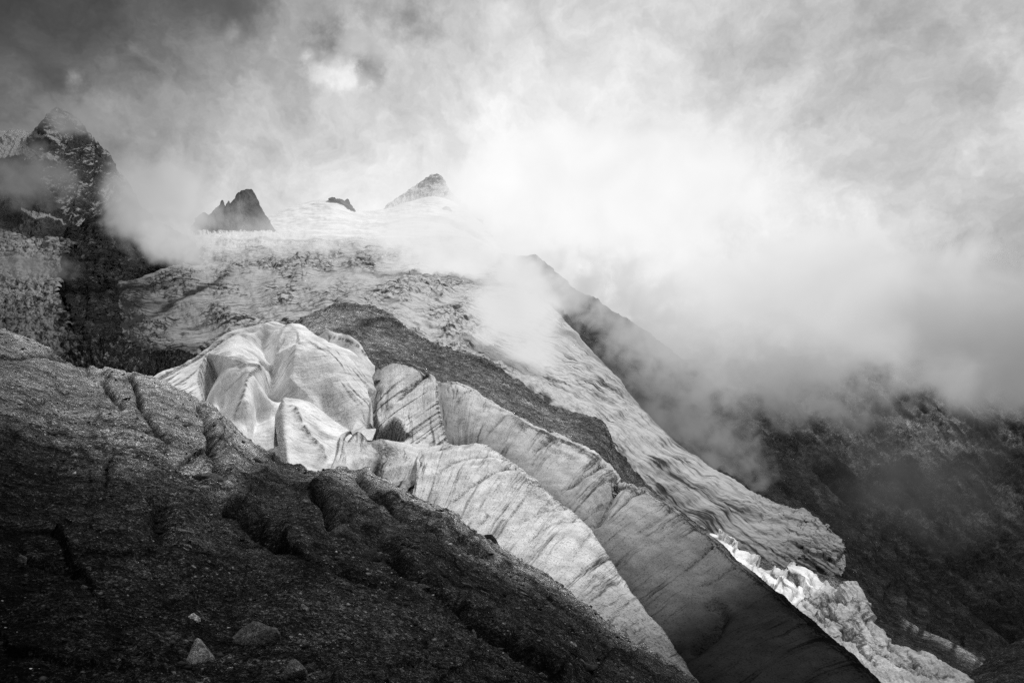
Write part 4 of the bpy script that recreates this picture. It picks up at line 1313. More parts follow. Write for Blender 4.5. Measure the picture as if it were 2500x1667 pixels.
def dark_cliff():
    r0 = [(60, 640, 1250), (130, 590, 1280), (185, 560, 1320), (240, 530, 1350), (300, 505, 1380), (360, 530, 1400), (430, 575, 1420), (500, 620, 1450), (560, 640, 1480)]
    r1 = [(60, 690, 980), (122, 660, 980), (175, 650, 1000), (230, 640, 1020), (290, 640, 1040), (350, 640, 1060), (410, 645, 1100), (470, 650, 1150), (540, 660, 1200)]
    r2 = [(60, 720, 760), (118, 718, 760), (150, 715, 770), (180, 712, 780), (210, 710, 790), (240, 706, 800), (270, 700, 820), (300, 705, 850), (330, 710, 900)]
    r3 = [(90, 800, 480), (140, 798, 480), (165, 796, 485), (185, 794, 490), (203, 790, 495), (220, 785, 500), (240, 778, 510), (262, 775, 530), (285, 775, 550)]
    r4 = [(120, 900, 300), (170, 900, 300), (195, 900, 300), (215, 900, 300), (235, 895, 300), (255, 892, 305), (275, 890, 310), (300, 888, 320), (330, 888, 330)]
    p = Patch([r4, r3, r2, r1, r0], 360, 400, back=[(1.05, 0, 3), (1.2, 0, 20)])
    px = p.px()
    jx = np.stack([p.PX / 28, p.PY / 28, 0 * p.PX + 6], -1)
    nf = p.nfront
    p.PX = p.PX + 16 * fbm(jx, 4, .6)
    p.PY = p.PY + 12 * fbm(jx + 8, 4, .6)
    p.finish()
    p.nfront = nf
    p.displace(16 * px * ridged(np.stack([p.PX / 45, p.PY / 70, 0 * p.PX], -1), 5, .55) + 5 * px * fbm(np.stack([p.PX / 9, p.PY / 9, 0 * p.PX], -1), 4))
    p.attr['tone'] = .9 + 1.6 * sstep(.05, .4, fbm(np.stack([p.PX / 18, p.PY / 14, 0 * p.PX], -1), 4))
    blank(p)
    o = p.build('dark_cliff', M_cliff)
    tag(o, 'dark rock cliff dropping into a gully between the left icefall and the main glacier', 'cliff', kind='structure')
    T = [(170, 868, 170), (215, 838, 172), (255, 826, 173), (285, 835, 173), (310, 850, 172), (345, 862, 172), (385, 872, 170), (430, 868, 168), (475, 880, 165), (520, 900, 160)]
    B = [(170, 960, 110), (215, 960, 110), (255, 965, 110), (285, 970, 110), (310, 975, 110), (345, 980, 110), (385, 985, 110), (430, 990, 110), (475, 1000, 110), (520, 1010, 110)]
    p = Patch(crestline_rows(T, B, [0, .5, .9, 1], 1.3), 360, 140, back=[(1.05, 0, 3), (1.2, 0, 20)])
    px = p.px()
    p.displace(22 * px * ridged(np.stack([p.PX / 26, p.PY / 40, 0 * p.PX], -1), 5, .6) + 6 * px * fbm(np.stack([p.PX / 7, p.PY / 7, 0 * p.PX], -1), 4))
    p.attr['tone'] = .9 + 3.5 * sstep(.0, .35, fbm(np.stack([p.PX / 14, p.PY / 18, 0 * p.PX], -1), 4)) * sstep(400, 300, p.PX)
    blank(p)
    o = p.build('gully_rock', M_cliff)
    tag(o, 'jumbled dark rocks in the gully just behind the top of the slab', 'rock outcrop', kind='structure')


glacier()
left_icefall()
dark_cliff()

# ------------------------------------------------------------------ peaks and snow
def jag(pts, n, amp, scale, seed):
    """a crest line with broken small teeth"""
    a = arc_resample(pts, n)
    q = np.stack([np.arange(n) * 0.0 + seed, a[:, 0] / scale, a[:, 1] / scale], -1)
    return np.hstack([a, (amp * fbm(q, 5, .6))[:, None]])


def range_patch(T, B, mids, pw, nv, back):
    J = T[:, 3] if T.shape[1] > 3 else 0 * T[:, 0]
    rows = [np.asarray(r) for r in crestline_rows(T[:, :3], B[:, :3], mids, pw)]
    p = Patch(rows, len(T), nv, smooth=lambda a, n: a)
    nf = p.nfront
    p.PY = p.PY + J[None] * p.v01**7
    p.finish()
    p.nfront = nf
    for f, dy in back:
        p.PX = np.vstack([p.PX, p.PX[nf - 1:nf]])
        p.PY = np.vstack([p.PY, p.PY[nf - 1:nf] + dy])
        p.D = np.vstack([p.D, p.D[nf - 1:nf] * f])
    p.finish()
    return p


def left_peak():
    C = [(-200, 330, 1900), (-80, 325, 1900), (0, 322, 1880), (40, 318, 1860), (80, 322, 1840), (96, 308, 1830), (110, 291, 1820), (124, 270, 1810), (143, 263, 1800), (167, 275, 1790), (196, 294, 1780), (212, 320, 1770), (224, 328, 1760),
         (244, 355, 1750), (267, 378, 1740), (282, 410, 1730), (308, 440, 1720), (340, 500, 1700), (380, 570, 1680), (420, 640, 1650)]
    T = jag(C, 420, 13, 16, 3)
    Bx = np.interp(np.linspace(0, 1, 420), [0, .3, .6, 1], [-220, 20, 180, 420])
    B = np.stack([Bx, np.full(420, 680.0), np.interp(np.linspace(0, 1, 420), [0, 1], [1000, 1350])], -1)
    p = range_patch(T, B, [0, .3, .6, .85, 1], 1.1, 360, [(1.03, 6), (1.15, 60)])
    px = p.px()
    PX, PY = warp(p, 12, 40)
    e = np.minimum(1, (1 - p.v01) * 7)
    h = ridged(np.stack([p.PX / 55 + p.PY / 140, p.PY / 90, 0 * p.PX], -1), 6, .58)
    d = (15 * px * h + 8 * px * ridged(np.stack([p.PX / 14 + p.PY / 30, p.PY / 22, 0 * p.PX], -1), 5, .65)) * (.06 + .94 * e)
    p.displace(d)
    nz = p.normals()[..., 2]
    sn = np.zeros(p.PX.shape)
    sn = np.maximum(sn, sstep(-8, 12, inside(PX, PY, [(-220, 300), (60, 310), (100, 330), (150, 350), (160, 362), (120, 352), (90, 340), (75, 365), (110, 400), (60, 395), (-220, 405)])))
    sn = np.maximum(sn, .9 * sstep(-5, 7, inside(PX, PY, [(80, 370), (130, 385), (150, 410), (110, 400)])))
    sn = np.maximum(sn, .9 * sstep(-4, 5, inside(PX, PY, [(172, 315), (205, 340), (195, 338)])))
    sn = np.maximum(sn, .85 * sstep(-4, 5, inside(PX, PY, [(42, 497), (75, 518), (110, 535), (150, 550), (178, 568), (120, 548), (95, 552), (70, 528)])))
    sn = np.maximum(sn, .42 * sstep(0, 40, inside(PX, PY, [(110, 430), (170, 440), (250, 520), (255, 570), (180, 570), (130, 480)])))
    sn = np.maximum(sn, .36 * sstep(0, 10, inside(PX, PY, [(90, 325), (125, 270), (170, 280), (165, 300), (120, 315)])))
    sn = np.maximum(sn, .05 + .50 * sstep(.40, .85, nz + .55 * fbm(np.stack([p.PX / 34 + p.PY / 60, p.PY / 26, 0 * p.PX], -1), 4)))
    sn *= 1 - .95 * sstep(-10, 10, inside(PX, PY, [(-220, 408), (60, 400), (95, 420), (115, 480), (150, 540), (180, 585), (-220, 600)])) * (1 - sstep(-3, 4, inside(PX, PY, [(42, 497), (75, 518), (110, 535), (150, 550), (178, 568), (120, 548), (95, 552), (70, 528)])))
    p.attr['snow'] = sn
    p.attr['tone'] = .8 + .5 * sstep(0, .5, h) 
    blank(p)
    o = p.build('mountain_peak', M_peak)
    tag(o, 'tall dark craggy peak streaked with snow at the far left, its top in cloud', 'mountain peak')


def aiguille():
    C = [(468, 556, 2300), (478, 547, 2300), (486, 528, 2300), (498, 520, 2300), (512, 527, 2300), (520, 516, 2300), (531, 506, 2300), (539, 500, 2300), (543, 490, 2300), (547, 502, 2300), (554, 503, 2300), (558, 492, 2300), (563, 500, 2300), (571, 489, 2300),
         (577, 487, 2300), (578, 476, 2300), (590, 467, 2300), (603, 463, 2300), (616, 466, 2300), (627, 486, 2300), (636, 505, 2300), (650, 530, 2300), (660, 544, 2300), (670, 564, 2300), (676, 575, 2300)]
    T = jag(C, 260, 4, 7, 5)
    n = 260
    B = np.stack([np.linspace(462, 684, n), np.full(n, 580.0), np.full(n, 2050.0)], -1)
    p = range_patch(T, B, [0, .5, 1], 1.1, 120, [(1.01, 3), (1.03, 40)])
    px = p.px()
    e = np.minimum(1, (1 - p.v01) * 8)
    d = (9 * px * ridged(np.stack([p.PX / 26, p.PY / 50, 0 * p.PX], -1), 5, .6) + 4 * px * fbm(np.stack([p.PX / 6, p.PY / 8, 0 * p.PX], -1), 4)) * (.2 + .8 * e)
    p.displace(d)
    p.attr['tone'] = np.full(p.PX.shape, .62)
    p.attr['snow'] = .9 * sstep(563, 572, p.PY)
    blank(p)
    o = p.build('rock_spire', M_far)
    tag(o, 'isolated jagged grey rock spire standing on the snow plateau', 'rock spire')


def snowfield():
    C = [(250, 560, 3400), (350, 558, 3300), (430, 550, 3200), (490, 542, 3100), (560, 535, 3050), (640, 530, 3000), (665, 524, 2950), (690, 511, 2950), (735, 497, 2950), (770, 489, 2950), (800, 485, 2950), (830, 489, 2950), (862, 508, 2950),
         (900, 514, 3000), (950, 508, 3100), (1000, 492, 3150), (1060, 480, 3200), (1110, 495, 3200), (1160, 530, 3100), (1230, 610, 3000), (1330, 760, 2900)]
    T = arc_resample(C, 460)
    n = 460
    f = np.linspace(0, 1, n)
    B = np.stack([np.interp(f, [0, 1], [330, 1290]), np.interp(f, [0, .5, 1], [590, 600, 625]), np.interp(f, [0, .3, .7, 1], [1900, 1950, 1700, 1100])], -1)
    p = range_patch(T, B, [0, .3, .6, .85, 1], 1.2, 220, [(1.03, 3), (1.15, 40)])
    px = p.px()
    e = np.minimum(1, (1 - p.v01) * 6)
    h = fbm(np.stack([p.PX / 90, p.PY / 16, 0 * p.PX], -1), 5, .55)
    p.displace(9 * px * h * (.15 + .85 * e) + 3.0 * px * ridged(np.stack([p.PX / 30, p.PY / 6, 0 * p.PX], -1), 4) * e)
    blank(p)
    o = p.build('snowfield', M_snow)
    tag(o, 'smooth white snowfield and rounded snow dome above the glacier', kind='structure')

    def crag(C, base, d0, name, label, n, tone, snow=0.0, amp=3, sc=6, kind=None, dd=0.97):
        T = jag([(x, y, d0) for x, y in C], n, amp, sc, C[0][0])
        B = np.stack([np.linspace(C[0][0] - 2, C[-1][0] + 2, n), np.full(n, 0.0) + np.interp(np.linspace(0, 1, n), np.linspace(0, 1, len(base)), base), np.full(n, d0 * dd)], -1)
        p = range_patch(T, B, [0, .5, 1], 1.1, 70, [(1.01, 4), (1.03, 40)])
        px = p.px()
        e = np.minimum(1, (1 - p.v01) * 8)
        p.displace(((11 if 'peak' in name else 5) * px * ridged(np.stack([p.PX / 22 + p.PY / 40, p.PY / 40, 0 * p.PX], -1), 5, .6)) * (.12 + .88 * e))
        p.attr['tone'] = np.full(p.PX.shape, tone)
        p.attr['snow'] = np.full(p.PX.shape, snow) if np.isscalar(snow) else snow(p)
        blank(p)
        o = p.build(name, M_far)
        tag(o, label, 'rock outcrop' if 'peak' not in name else 'mountain peak')

    crag([(802, 487), (812, 484), (822, 486), (834, 489), (844, 491), (849, 486), (853, 496), (858, 503), (865, 516)], [487, 496, 518], 2900, 'rock_outcrop', 'small dark rocky crest on the right shoulder of the snow dome', 90, .75, .1, 2, 5)
    crag([(720, 541), (728, 533), (737, 525), (743, 530), (750, 541)], [542], 2600, 'rock_outcrop', 'tiny grey triangle of rock poking from the snow dome', 60, 1.1, .2, 2, 5)
    crag([(1060, 546), (1067, 531), (1076, 514), (1088, 504), (1098, 508), (1108, 525), (1116, 552)], [548, 552], 2900, 'rock_outcrop', 'pale rock buttress half lost in the cloud right of the snow dome', 120, .9, .2, 4, 9)
    crag([(925, 520), (945, 505), (960, 492), (985, 474), (1008, 457), (1022, 448), (1040, 436), (1055, 427), (1066, 424), (1076, 430), (1086, 440), (1094, 462), (1110, 478), (1140, 505), (1180, 530)], [540], 4200, 'mountain_peak',
         'snowy pyramid peak at the top of the glacier, its right side in cloud', 220, 2.8, lambda p: .66 + .4 * sstep(480, 505, p.PY + 0 * p.PX) - .25 * sstep(1000, 1040, p.PX) * sstep(470, 440, p.PY), 9, 14, dd=.92)


left_peak()
aiguille()
snowfield()

# ------------------------------------------------------------------ right-hand slopes
def right_slopes():
    C = [(1225, 660, 1350), (1255, 648, 1350), (1275, 645, 1350), (1283, 634, 1350), (1300, 632, 1340), (1340, 660, 1300), (1380, 690, 1270), (1440, 728, 1230), (1500, 765, 1180), (1560, 800, 1120), (1610, 840, 1060), (1660, 880, 1010), (1720, 925, 950), (1800, 1000, 880),
         (1900, 1090, 800), (2050, 1220, 700), (2200, 1350, 600), (2400, 1520, 500), (2650, 1740, 420), (2900, 1960, 380)]
    T = jag(C, 520, 5, 25, 8)
    f = np.linspace(0, 1, 520)
    Bc = arc_resample([(1215, 690, 820), (1290, 790, 640), (1370, 880, 520), (1480, 985, 430), (1600, 1090, 370), (1750, 1200, 330), (1900, 1290, 300), (2020, 1400, 270), (2150, 1560, 240), (2300, 1760, 210), (2500, 2000, 180), (2700, 2250, 160)], 520)
    p = range_patch(T, Bc, [0, .3, .6, .85, 1], 1.2, 300, [(1.03, 4), (1.12, 30), (1.3, 120)])
    px = p.px()
    e = np.minimum(1, (1 - p.v01) * 8)
    h = ridged(np.stack([(p.PX * .6 + p.PY * .8) / 90, (p.PY * .6 - p.PX * .8) / 45, 0 * p.PX], -1), 6, .58)
    p.displace((26 * px * h + 6 * px * fbm(np.stack([p.PX / 8, p.PY / 8, 0 * p.PX], -1), 4)) * (.25 + .75 * e))
    gl = fbm(np.stack([(p.PX * .7 + p.PY * .7) / 110, (p.PY * .7 - p.PX * .7) / 24, 0 * p.PX + 3], -1), 5, .6)
    p.attr['tone'] = (1.0 + .5 * h + 1.2 * sstep(0, .4, gl)) * (1 - .35 * sstep(1700, 2000, p.PX))
    p.attr['snow'] = -.15 + .28 * sstep(.2, .6, fbm(np.stack([p.PX / 30, p.PY / 30, 0 * p.PX], -1), 4))
    blank(p)
    o = p.build('rock_slope', M_slope)
    tag(o, 'dark rock slope rising beyond the glacier tongue into drifting mist', 'mountainside', kind='structure')

    C = [(1250, 820, 2300), (1450, 860, 2200), (1650, 890, 2100), (1850, 880, 2000), (2050, 860, 1950), (2250, 840, 1850), (2500, 815, 1700), (2800, 790, 1600)]
    T = jag(C, 560, 14, 60, 9)
    B = arc_resample([(1350, 1000, 1500), (1550, 1150, 1200), (1750, 1300, 900), (1950, 1450, 650), (2150, 1600, 480), (2350, 1750, 400), (2600, 1850, 340), (2900, 1900, 320)], 560)
    p = range_patch(T, B, [0, .3, .6, .85, 1], 1.2, 420, [(1.03, 8), (1.2, 80)])
    px = p.px()
    e = np.minimum(1, (1 - p.v01) * 8)
    h = ridged(np.stack([(p.PX * .75 + p.PY * .65) / 150, (p.PY * .75 - p.PX * .65) / 55, 0 * p.PX + 3], -1), 6, .6)
    h2 = ridged(np.stack([p.PX / 26, p.PY / 20, 0 * p.PX + 6], -1), 5, .6)
    p.displace((34 * px * h + 13 * px * h2 + 4 * px * fbm(np.stack([p.PX / 7, p.PY / 6, 0 * p.PX], -1), 4)) * (.25 + .75 * e))
    scree = np.exp(-(((p.PX - 2300) / 330)**2 + ((p.PY - 1050) / 120)**2)) + .7 * np.exp(-(((p.PX - 2000) / 180)**2 + ((p.PY - 960) / 80)**2)) + .6 * np.exp(-(((p.PX - 2420) / 130)**2 + ((p.PY - 1240) / 60)**2))
    gl = fbm(np.stack([(p.PX * .8 + p.PY * .6) / 120, (p.PY * .8 - p.PX * .6) / 26, 0 * p.PX + 3], -1), 5, .6)
    tone = .6 + .9 * sstep(-.1, .4, gl) + 5.0 * scree * sstep(-.6, .5, h2) * sstep(-.35, .25, gl)
    tone *= 1 - .45 * sstep(1250, 1600, p.PY)
    p.attr['tone'] = tone
    p.attr['snow'] = -.3 + .62 * np.clip(scree, 0, 1) * sstep(.0, .5, fbm(np.stack([p.PX / 16, p.PY / 12, 0 * p.PX], -1), 4))
    blank(p)
    o = p.build('mountainside', M_slope)
    tag(o, 'broad shadowed mountainside at the right with a pale belt of broken rock', 'mountainside', kind='structure')


right_slopes()

# valley floor under everything, out to the horizon
_n = 160
_r = np.concatenate([[0], np.geomspace(60, 16000, _n - 1)])
_a = np.linspace(0, 2 * np.pi, 121)
_R, _A = np.meshgrid(_r, _a, indexing='ij')
_V = np.stack([_R * np.sin(_A), _R * np.cos(_A), -70 - 330 * sstep(0, 700, _R) + 25 * fbm(np.stack([_R * np.sin(_A) / 300, _R * np.cos(_A) / 300, 0 * _R], -1), 4)], -1)
_i = np.arange(_V.shape[0] * _V.shape[1]).reshape(_V.shape[:2])
_F = np.stack([_i[:-1, :-1], _i[:-1, 1:], _i[1:, 1:], _i[1:, :-1]], -1).reshape(-1, 4)[:, ::-1]
tag(mesh_object('ground', _V.reshape(-1, 3), _F, M_slope, attrs={'tone': np.full(_V.shape[:2], .6), 'snow': np.full(_V.shape[:2], -.5)}),
    'dark valley floor far below the ice', kind='structure')


# ------------------------------------------------------------------ loose stones and grit
import bmesh
_sn = SLAB.normals()
_sp, _sx, _sy = SLAB.P[:SLAB.nfront], SLAB.PX[:SLAB.nfront], SLAB.PY[:SLAB.nfront]


def on_slab(px, py):
    k = np.argmin((_sx - px)**2 + (_sy - py)**2)
    i, j = divmod(int(k), SLAB.nu)
    i0, i1, j0, j1 = max(i - 6, 0), min(i + 7, SLAB.nfront), max(j - 6, 0), min(j + 7, SLAB.nu)
    n = _sn[i0:i1, j0:j1].reshape(-1, 3).mean(0)
    return SLAB.P[i, j], n / np.linalg.norm(n), SLAB.D[i, j] * K


def stone(px, py, w, h, label, group=None, tone=1.0, seed=0, sharp=1.0, thick=None, name='stone', tilt=0.0, lift=-.14, cut=12):
    """an angular stone about w by h reference pixels across, lying on the slab"""
    r = np.random.default_rng(seed + 100)
    c, n, m = on_slab(px, py)
    pts = r.normal(size=(cut, 3))
    pts /= np.linalg.norm(pts, axis=1)[:, None]
    pts *= r.uniform(.8, 1.05, (cut, 1))
    bm = bmesh.new()
    for q in pts:
        bm.verts.new(q)
    bmesh.ops.convex_hull(bm, input=bm.verts)
    bmesh.ops.delete(bm, geom=[v for v in bm.verts if not v.link_faces], context='VERTS')
    bmesh.ops.bevel(bm, geom=list(bm.edges), offset=.07, segments=1, affect='EDGES')
    bmesh.ops.triangulate(bm, faces=bm.faces)
    bmesh.ops.subdivide_edges(bm, edges=bm.edges, cuts=2 if w > 25 else 1, use_grid_fill=True)
    bmesh.ops.triangulate(bm, faces=bm.faces)
    V = np.array([v.co for v in bm.verts])
    bm.verts.index_update()
    F = np.array([[v.index for v in f.verts] for f in bm.faces])
    bm.free()
    V = V * (1 + .15 * fbm(V * 1.4 + seed, 5, .65))[:, None]
    mx = np.abs(V).max(0)
    V = V / mx
    # local frame: across the picture, up the picture, towards the eye
    ex = np.array([1.0, 0, 0]); ex -= n * ex.dot(n); ex /= np.linalg.norm(ex)
    ey = np.cross(n, ex)
    ct, st = math.cos(tilt), math.sin(tilt)
    ex, ey = ex * ct + ey * st, ey * ct - ex * st
    th = (thick if thick is not None else .45) * h
    hh = max(h * .75, h)
    W = c + n * (lift * th * m) + V[:, :1] * ex * (w * .5 * m) + V[:, 1:2] * ey * (hh * .55 * m) + V[:, 2:] * n * (th * m)
    c0 = W.mean(0)
    o = mesh_object(name, W - c0, F, M_stone, smooth=False, attrs={'tone': np.full(len(W), tone)})
    o.location = c0
    tag(o, label, 'rock' if name == 'boulder' else 'stone', group)
    return o


B_ = [
    (475, 1612, 98, 78, 'grey pointed boulder with a bright peak near the bottom edge of the slab', 1.5, 3, .75, 0.0, 'boulder'),
    (625, 1578, 150, 62, 'long arched grey boulder beside the pointed boulder, lit along its back', 1.0, 8, .8, -.35, 'boulder'),
    (718, 1662, 88, 56, 'rounded grey boulder cut off by the bottom edge of the picture', 1.1, 11, .8, 0.1, 'boulder'),
    (755, 1646, 32, 30, 'small dark pointed stone touching the boulder at the bottom edge', .5, 12, .8, .5, 'stone'),
    (466, 1524, 37, 24, 'pale oval stone alone above the pointed boulder', 2.6, 13, .6, -.2, 'stone'),
    (747, 1580, 42, 26, 'dark angular stone right of the long arched boulder', .45, 14, .7, -.2, 'stone'),
    (667, 1562, 24, 17, 'small round stone resting at the upper end of the arched boulder', 1.2, 15, .8, 0, 'stone'),
    (740, 1489, 22, 17, 'small pale stone alone on bare grit above the arched boulder', 1.9, 16, .7, 0, 'stone'),
    (213, 1412, 24, 17, 'grey stone in the shaded lower left of the slab', 1.4, 17, .6, -.5, 'stone'),
    (203, 1447, 17, 19, 'small upright dark stone just below the grey stone at lower left', .7, 18, .8, 0, 'stone'),
    (50, 1381, 24, 28, 'narrow tilted stone at the far left edge of the slab', 1.0, 19, .7, -.9, 'stone'),
    (427, 1435, 12, 17, 'tiny upright stone with a dark shadow, left of slab centre', 1.2, 20, .9, 0, 'stone'),
    (355, 1508, 30, 16, 'flat dark stone left of the pale oval stone', .45, 21, .5, 0, 'stone'),
    (515, 1155, 76, 34, 'wedge shaped layered block lodged under the cleft in the upper slab', 1.0, 22, .8, .15, 'boulder'),
    (628, 1128, 66, 44, 'dark pyramid shaped block on the slab skyline below the dome', .75, 23, .9, 0, 'boulder'),
    (410, 1166, 66, 24, 'flat broken slab of rock at the end of the pale ledge', .8, 24, .5, -.3, 'boulder'),
    (832, 1320, 76, 42, 'rounded dark boulder jammed in the lower end of the black slot', .7, 25, .9, 0, 'boulder'),
    (902, 1361, 62, 34, 'black wedge shaped boulder right of the slot', .4, 26, .8, .3, 'boulder'),
    (827, 1374, 32, 14, 'small dark flat stone under the rounded boulder in the slot', .5, 27, .6, 0, 'stone'),
    (1190, 1335, 50, 26, 'dark pointed rock perched on the skyline in front of the front ridge', .5, 28, .8, .35, 'boulder'),
    (1030, 1428, 48, 15, 'flat dark stone bridging the upper end of the long diagonal cleft', .7, 29, .5, -.1, 'stone'),
    (1030, 1582, 30, 28, 'dark triangular stone low on the slab below the diagonal cleft', .5, 30, .9, 0, 'stone'),
    (1149, 1556, 24, 18, 'grey rounded stone right of the dark triangular stone', 1.0, 31, .7, 0, 'stone'),
    (1330, 1648, 34, 20, 'pale stone on the slab close to the bottom edge, farthest right', 1.2, 32, .7, .3, 'stone'),
    (1422, 1622, 28, 15, 'flat grey stone near the lower right end of the slab', .8, 33, .6, -.2, 'stone'),
]
for x, y, w, h, lab, tn, sd_, th, tl, nm in B_:
    stone(x, y, w, h, lab, None, tn * 1.25, sd_, thick=th, tilt=tl, name=nm)
# flat flakes of schist: a cluster in the hollow left of centre, a string along the cleft, and strays
for k, (x, y, w, h) in enumerate([(446, 1308, 50, 16), (450, 1346, 40, 13), (441, 1355, 28, 8), (405, 1322, 20, 8), (430, 1330, 24, 6), (418, 1290, 18, 7), (412, 1268, 30, 7), (425, 1245, 22, 10), (440, 1280, 14, 6)]):
    stone(x, y, w, h, 'flat schist flake in the dark cluster left of the slab centre', 'flakes clustered left of the slab centre', 1.6 if k % 2 else 2.6, 40 + k, thick=.35, tilt=-.15)
for k, (x, y, w, h) in enumerate([(442, 1189, 26, 8), (446, 1206, 20, 9), (520, 1240, 20, 7), (470, 1218, 16, 6)]):
    stone(x, y, w, h, 'flat flake below the wedge shaped block on the slab', 'flakes below the wedge block', 2.2, 60 + k, thick=.4, tilt=-.3)
for k, (x, y, w, h) in enumerate([(1130, 1444, 42, 12), (1170, 1460, 46, 10), (1270, 1467, 34, 10), (1132, 1370, 17, 6), (1195, 1462, 18, 8), (1200, 1475, 22, 7), (1262, 1455, 20, 7)]):
    stone(x, y, w, h, 'thin flat flake lying above the diagonal cleft', 'flakes above the diagonal cleft', 1.8, 70 + k, thick=.4, tilt=-.1)
for k, (x, y, w, h) in enumerate([(921, 1412, 22, 9), (836, 1436, 24, 8), (875, 1446, 22, 11), (462, 1398, 16, 6), (500, 1392, 10, 8), (495, 1405, 12, 6), (640, 1415, 12, 7), (648, 1450, 24, 9),
                                  (530, 1334, 7, 5), (900, 1470, 10, 7), (960, 1490, 12, 6), (1390, 1596, 22, 8), (600, 1480, 12, 8), (310, 1465, 14, 8), (270, 1560, 16, 9), (560, 1640, 14, 9),
                                  (850, 1560, 16, 9), (980, 1640, 18, 10), (1100, 1620, 14, 7), (1230, 1560, 12, 7), (120, 1500, 14, 9), (285, 1620, 24, 8), (340, 1420, 10, 6), (700, 1425, 12, 6)]):
    stone(x, y, w, h, 'small stray stone lying loose on the dark grit', 'stray stones on the grit', [1.4, 2.4, 1.1, 3.2][k % 4], 90 + k, thick=.6, tilt=-.2)


def gravel(n=34000):
    r = np.random.default_rng(5)
    ii = r.integers(4, SLAB.nfront - 1, n)
    jj = r.integers(2, SLAB.nu - 2, n)
    # keep what lies in or near the frame; crowd the hollows
    keep = (SLAB.PX[ii, jj] > -150) & (SLAB.PX[ii, jj] < 1800) & (SLAB.PY[ii, jj] < 1800)
    keep &= r.random(n) < .35 + .65 * sstep(-.1, .3, fbm(np.stack([SLAB.PX[ii, jj] / 70, SLAB.PY[ii, jj] / 45, 0 * ii], -1), 4))
    ii, jj = ii[keep], jj[keep]
    n = len(ii)
    c = SLAB.P[ii, jj]
    m = SLAB.D[ii, jj] * K
    size = np.exp(r.normal(math.log(2.2), .62, n)) * m
    oct_ = np.array([[1, 0, 0], [-1, 0, 0], [0, 1, 0], [0, -1, 0], [0, 0, 1], [0, 0, -1]], float)
    fc = np.array([[0, 2, 4], [2, 1, 4], [1, 3, 4], [3, 0, 4], [2, 0, 5], [1, 2, 5], [3, 1, 5], [0, 3, 5]])
    V = oct_[None] * r.uniform(.5, 1.25, (n, 6, 1)) + r.normal(0, .22, (n, 6, 3))
    a = r.uniform(0, 2 * np.pi, n)
    ca, sa = np.cos(a)[:, None], np.sin(a)[:, None]
    x, y = V[..., 0] * ca - V[..., 1] * sa, V[..., 0] * sa + V[..., 1] * ca
    V = np.stack([x * 1.25, y, V[..., 2] * .6], -1) * size[:, None, None]
    V = V + (c + _sn[ii, jj] * (.15 * size)[:, None])[:, None]
    tone = np.exp(r.normal(-.5, .85, n))
    tone = np.where(r.random(n) < .012, r.uniform(3, 6, n), tone)
    tone *= np.clip(SLAB.attr['tone'][ii, jj], .2, 1.6)
    tone = np.where(r.random(n) < .02, r.uniform(1.2, 4.5, n), tone)
    F = (fc[None] + (np.arange(n) * 6)[:, None, None]).reshape(-1, 3)
    o = mesh_object('gravel', V.reshape(-1, 3), F, M_gravel, smooth=False, attrs={'tone': np.repeat(tone, 6)})
    tag(o, 'fine dark grit and stone chips scattered all over the slab', kind='stuff')


gravel()


# ------------------------------------------------------------------ drifting mist (real volumes hanging over the slopes)
def mist(px, py, d, rx, ry, rd, tau, bright, label, noise=1.0, scale=2.2, dim=(0, 0), seed=0.0, soft=(1.0, .25), roll=0.0):
    """an ellipsoid of cloud; rx, ry in reference pixels, rd in metres, tau = optical depth through the middle"""
    m = d * K
    bm = bmesh.new()
    bmesh.ops.create_icosphere(bm, subdivisions=3, radius=1.0)
    V = np.array([v.co for v in bm.verts])
    bm.verts.index_update()
    F = np.array([[v.index for v in f.verts] for f in bm.faces])
    bm.free()
    mt = bpy.data.materials.new('mist')
    mt.use_nodes = True
    b = NB(mt.node_tree)
    O = b.node('ShaderNodeTexCoord').outputs['Object']
    Q = b.vmath('ADD', b.vmath('MULTIPLY', O, (rx * m / (ry * m), rd / (ry * m), 1.0)), (seed, seed * 1.7, seed * .6))
    n1 = b.noise(Q, scale, 5, 0.58, 0.5)
    r = b.vmath('LENGTH', O, out='Value')
    e = b.math('SUBTRACT', 1.0, r)
    e = b.math('ADD', e, b.math('MULTIPLY', b.math('SUBTRACT', n1, 0.5), 1.5 * noise))
    den = b.ramp(e, 0.12, 0.12 + soft[0] * .75)
    edge = b.ramp(r, 1.0, 1.0 - soft[1])
    den = b.math('MULTIPLY', b.math('MULTIPLY', den, edge), tau / rd)
    sp = b.node('ShaderNodeSeparateXYZ', {0: O})
    c = b.math('ADD', bright, b.math('ADD', b.math('MULTIPLY', sp.outputs[0], dim[0]), b.math('MULTIPLY', sp.outputs[2], dim[1])))
    c = b.math('ADD', c, b.math('MULTIPLY', b.math('SUBTRACT', n1, 0.5), .18))
    c = b.math('POWER', b.math('MAXIMUM', c, 0.02), 2.2)
    ab = b.node('ShaderNodeVolumeAbsorption', {'Color': 0.0, 'Density': den})
    em = b.node('ShaderNodeEmission', {'Color': 1.0, 'Strength': b.math('MULTIPLY', den, c)})  # own glow stands in for daylight scattered by the mist
    ad = b.node('ShaderNodeAddShader')
    b.l.new(ab.outputs[0], ad.inputs[0])
    b.l.new(em.outputs[0], ad.inputs[1])
    o = b.node('ShaderNodeOutputMaterial')
    b.l.new(ad.outputs[0], o.inputs['Volume'])
    ob = mesh_object('mist', V, F, mt)
    ob.location = ray(np.array(float(px)), np.array(float(py)), float(d))
    ob.scale = (rx * m, rd, ry * m)
    ob.rotation_euler = (0, roll, 0)
    tag(ob, label, kind='stuff')
    return ob


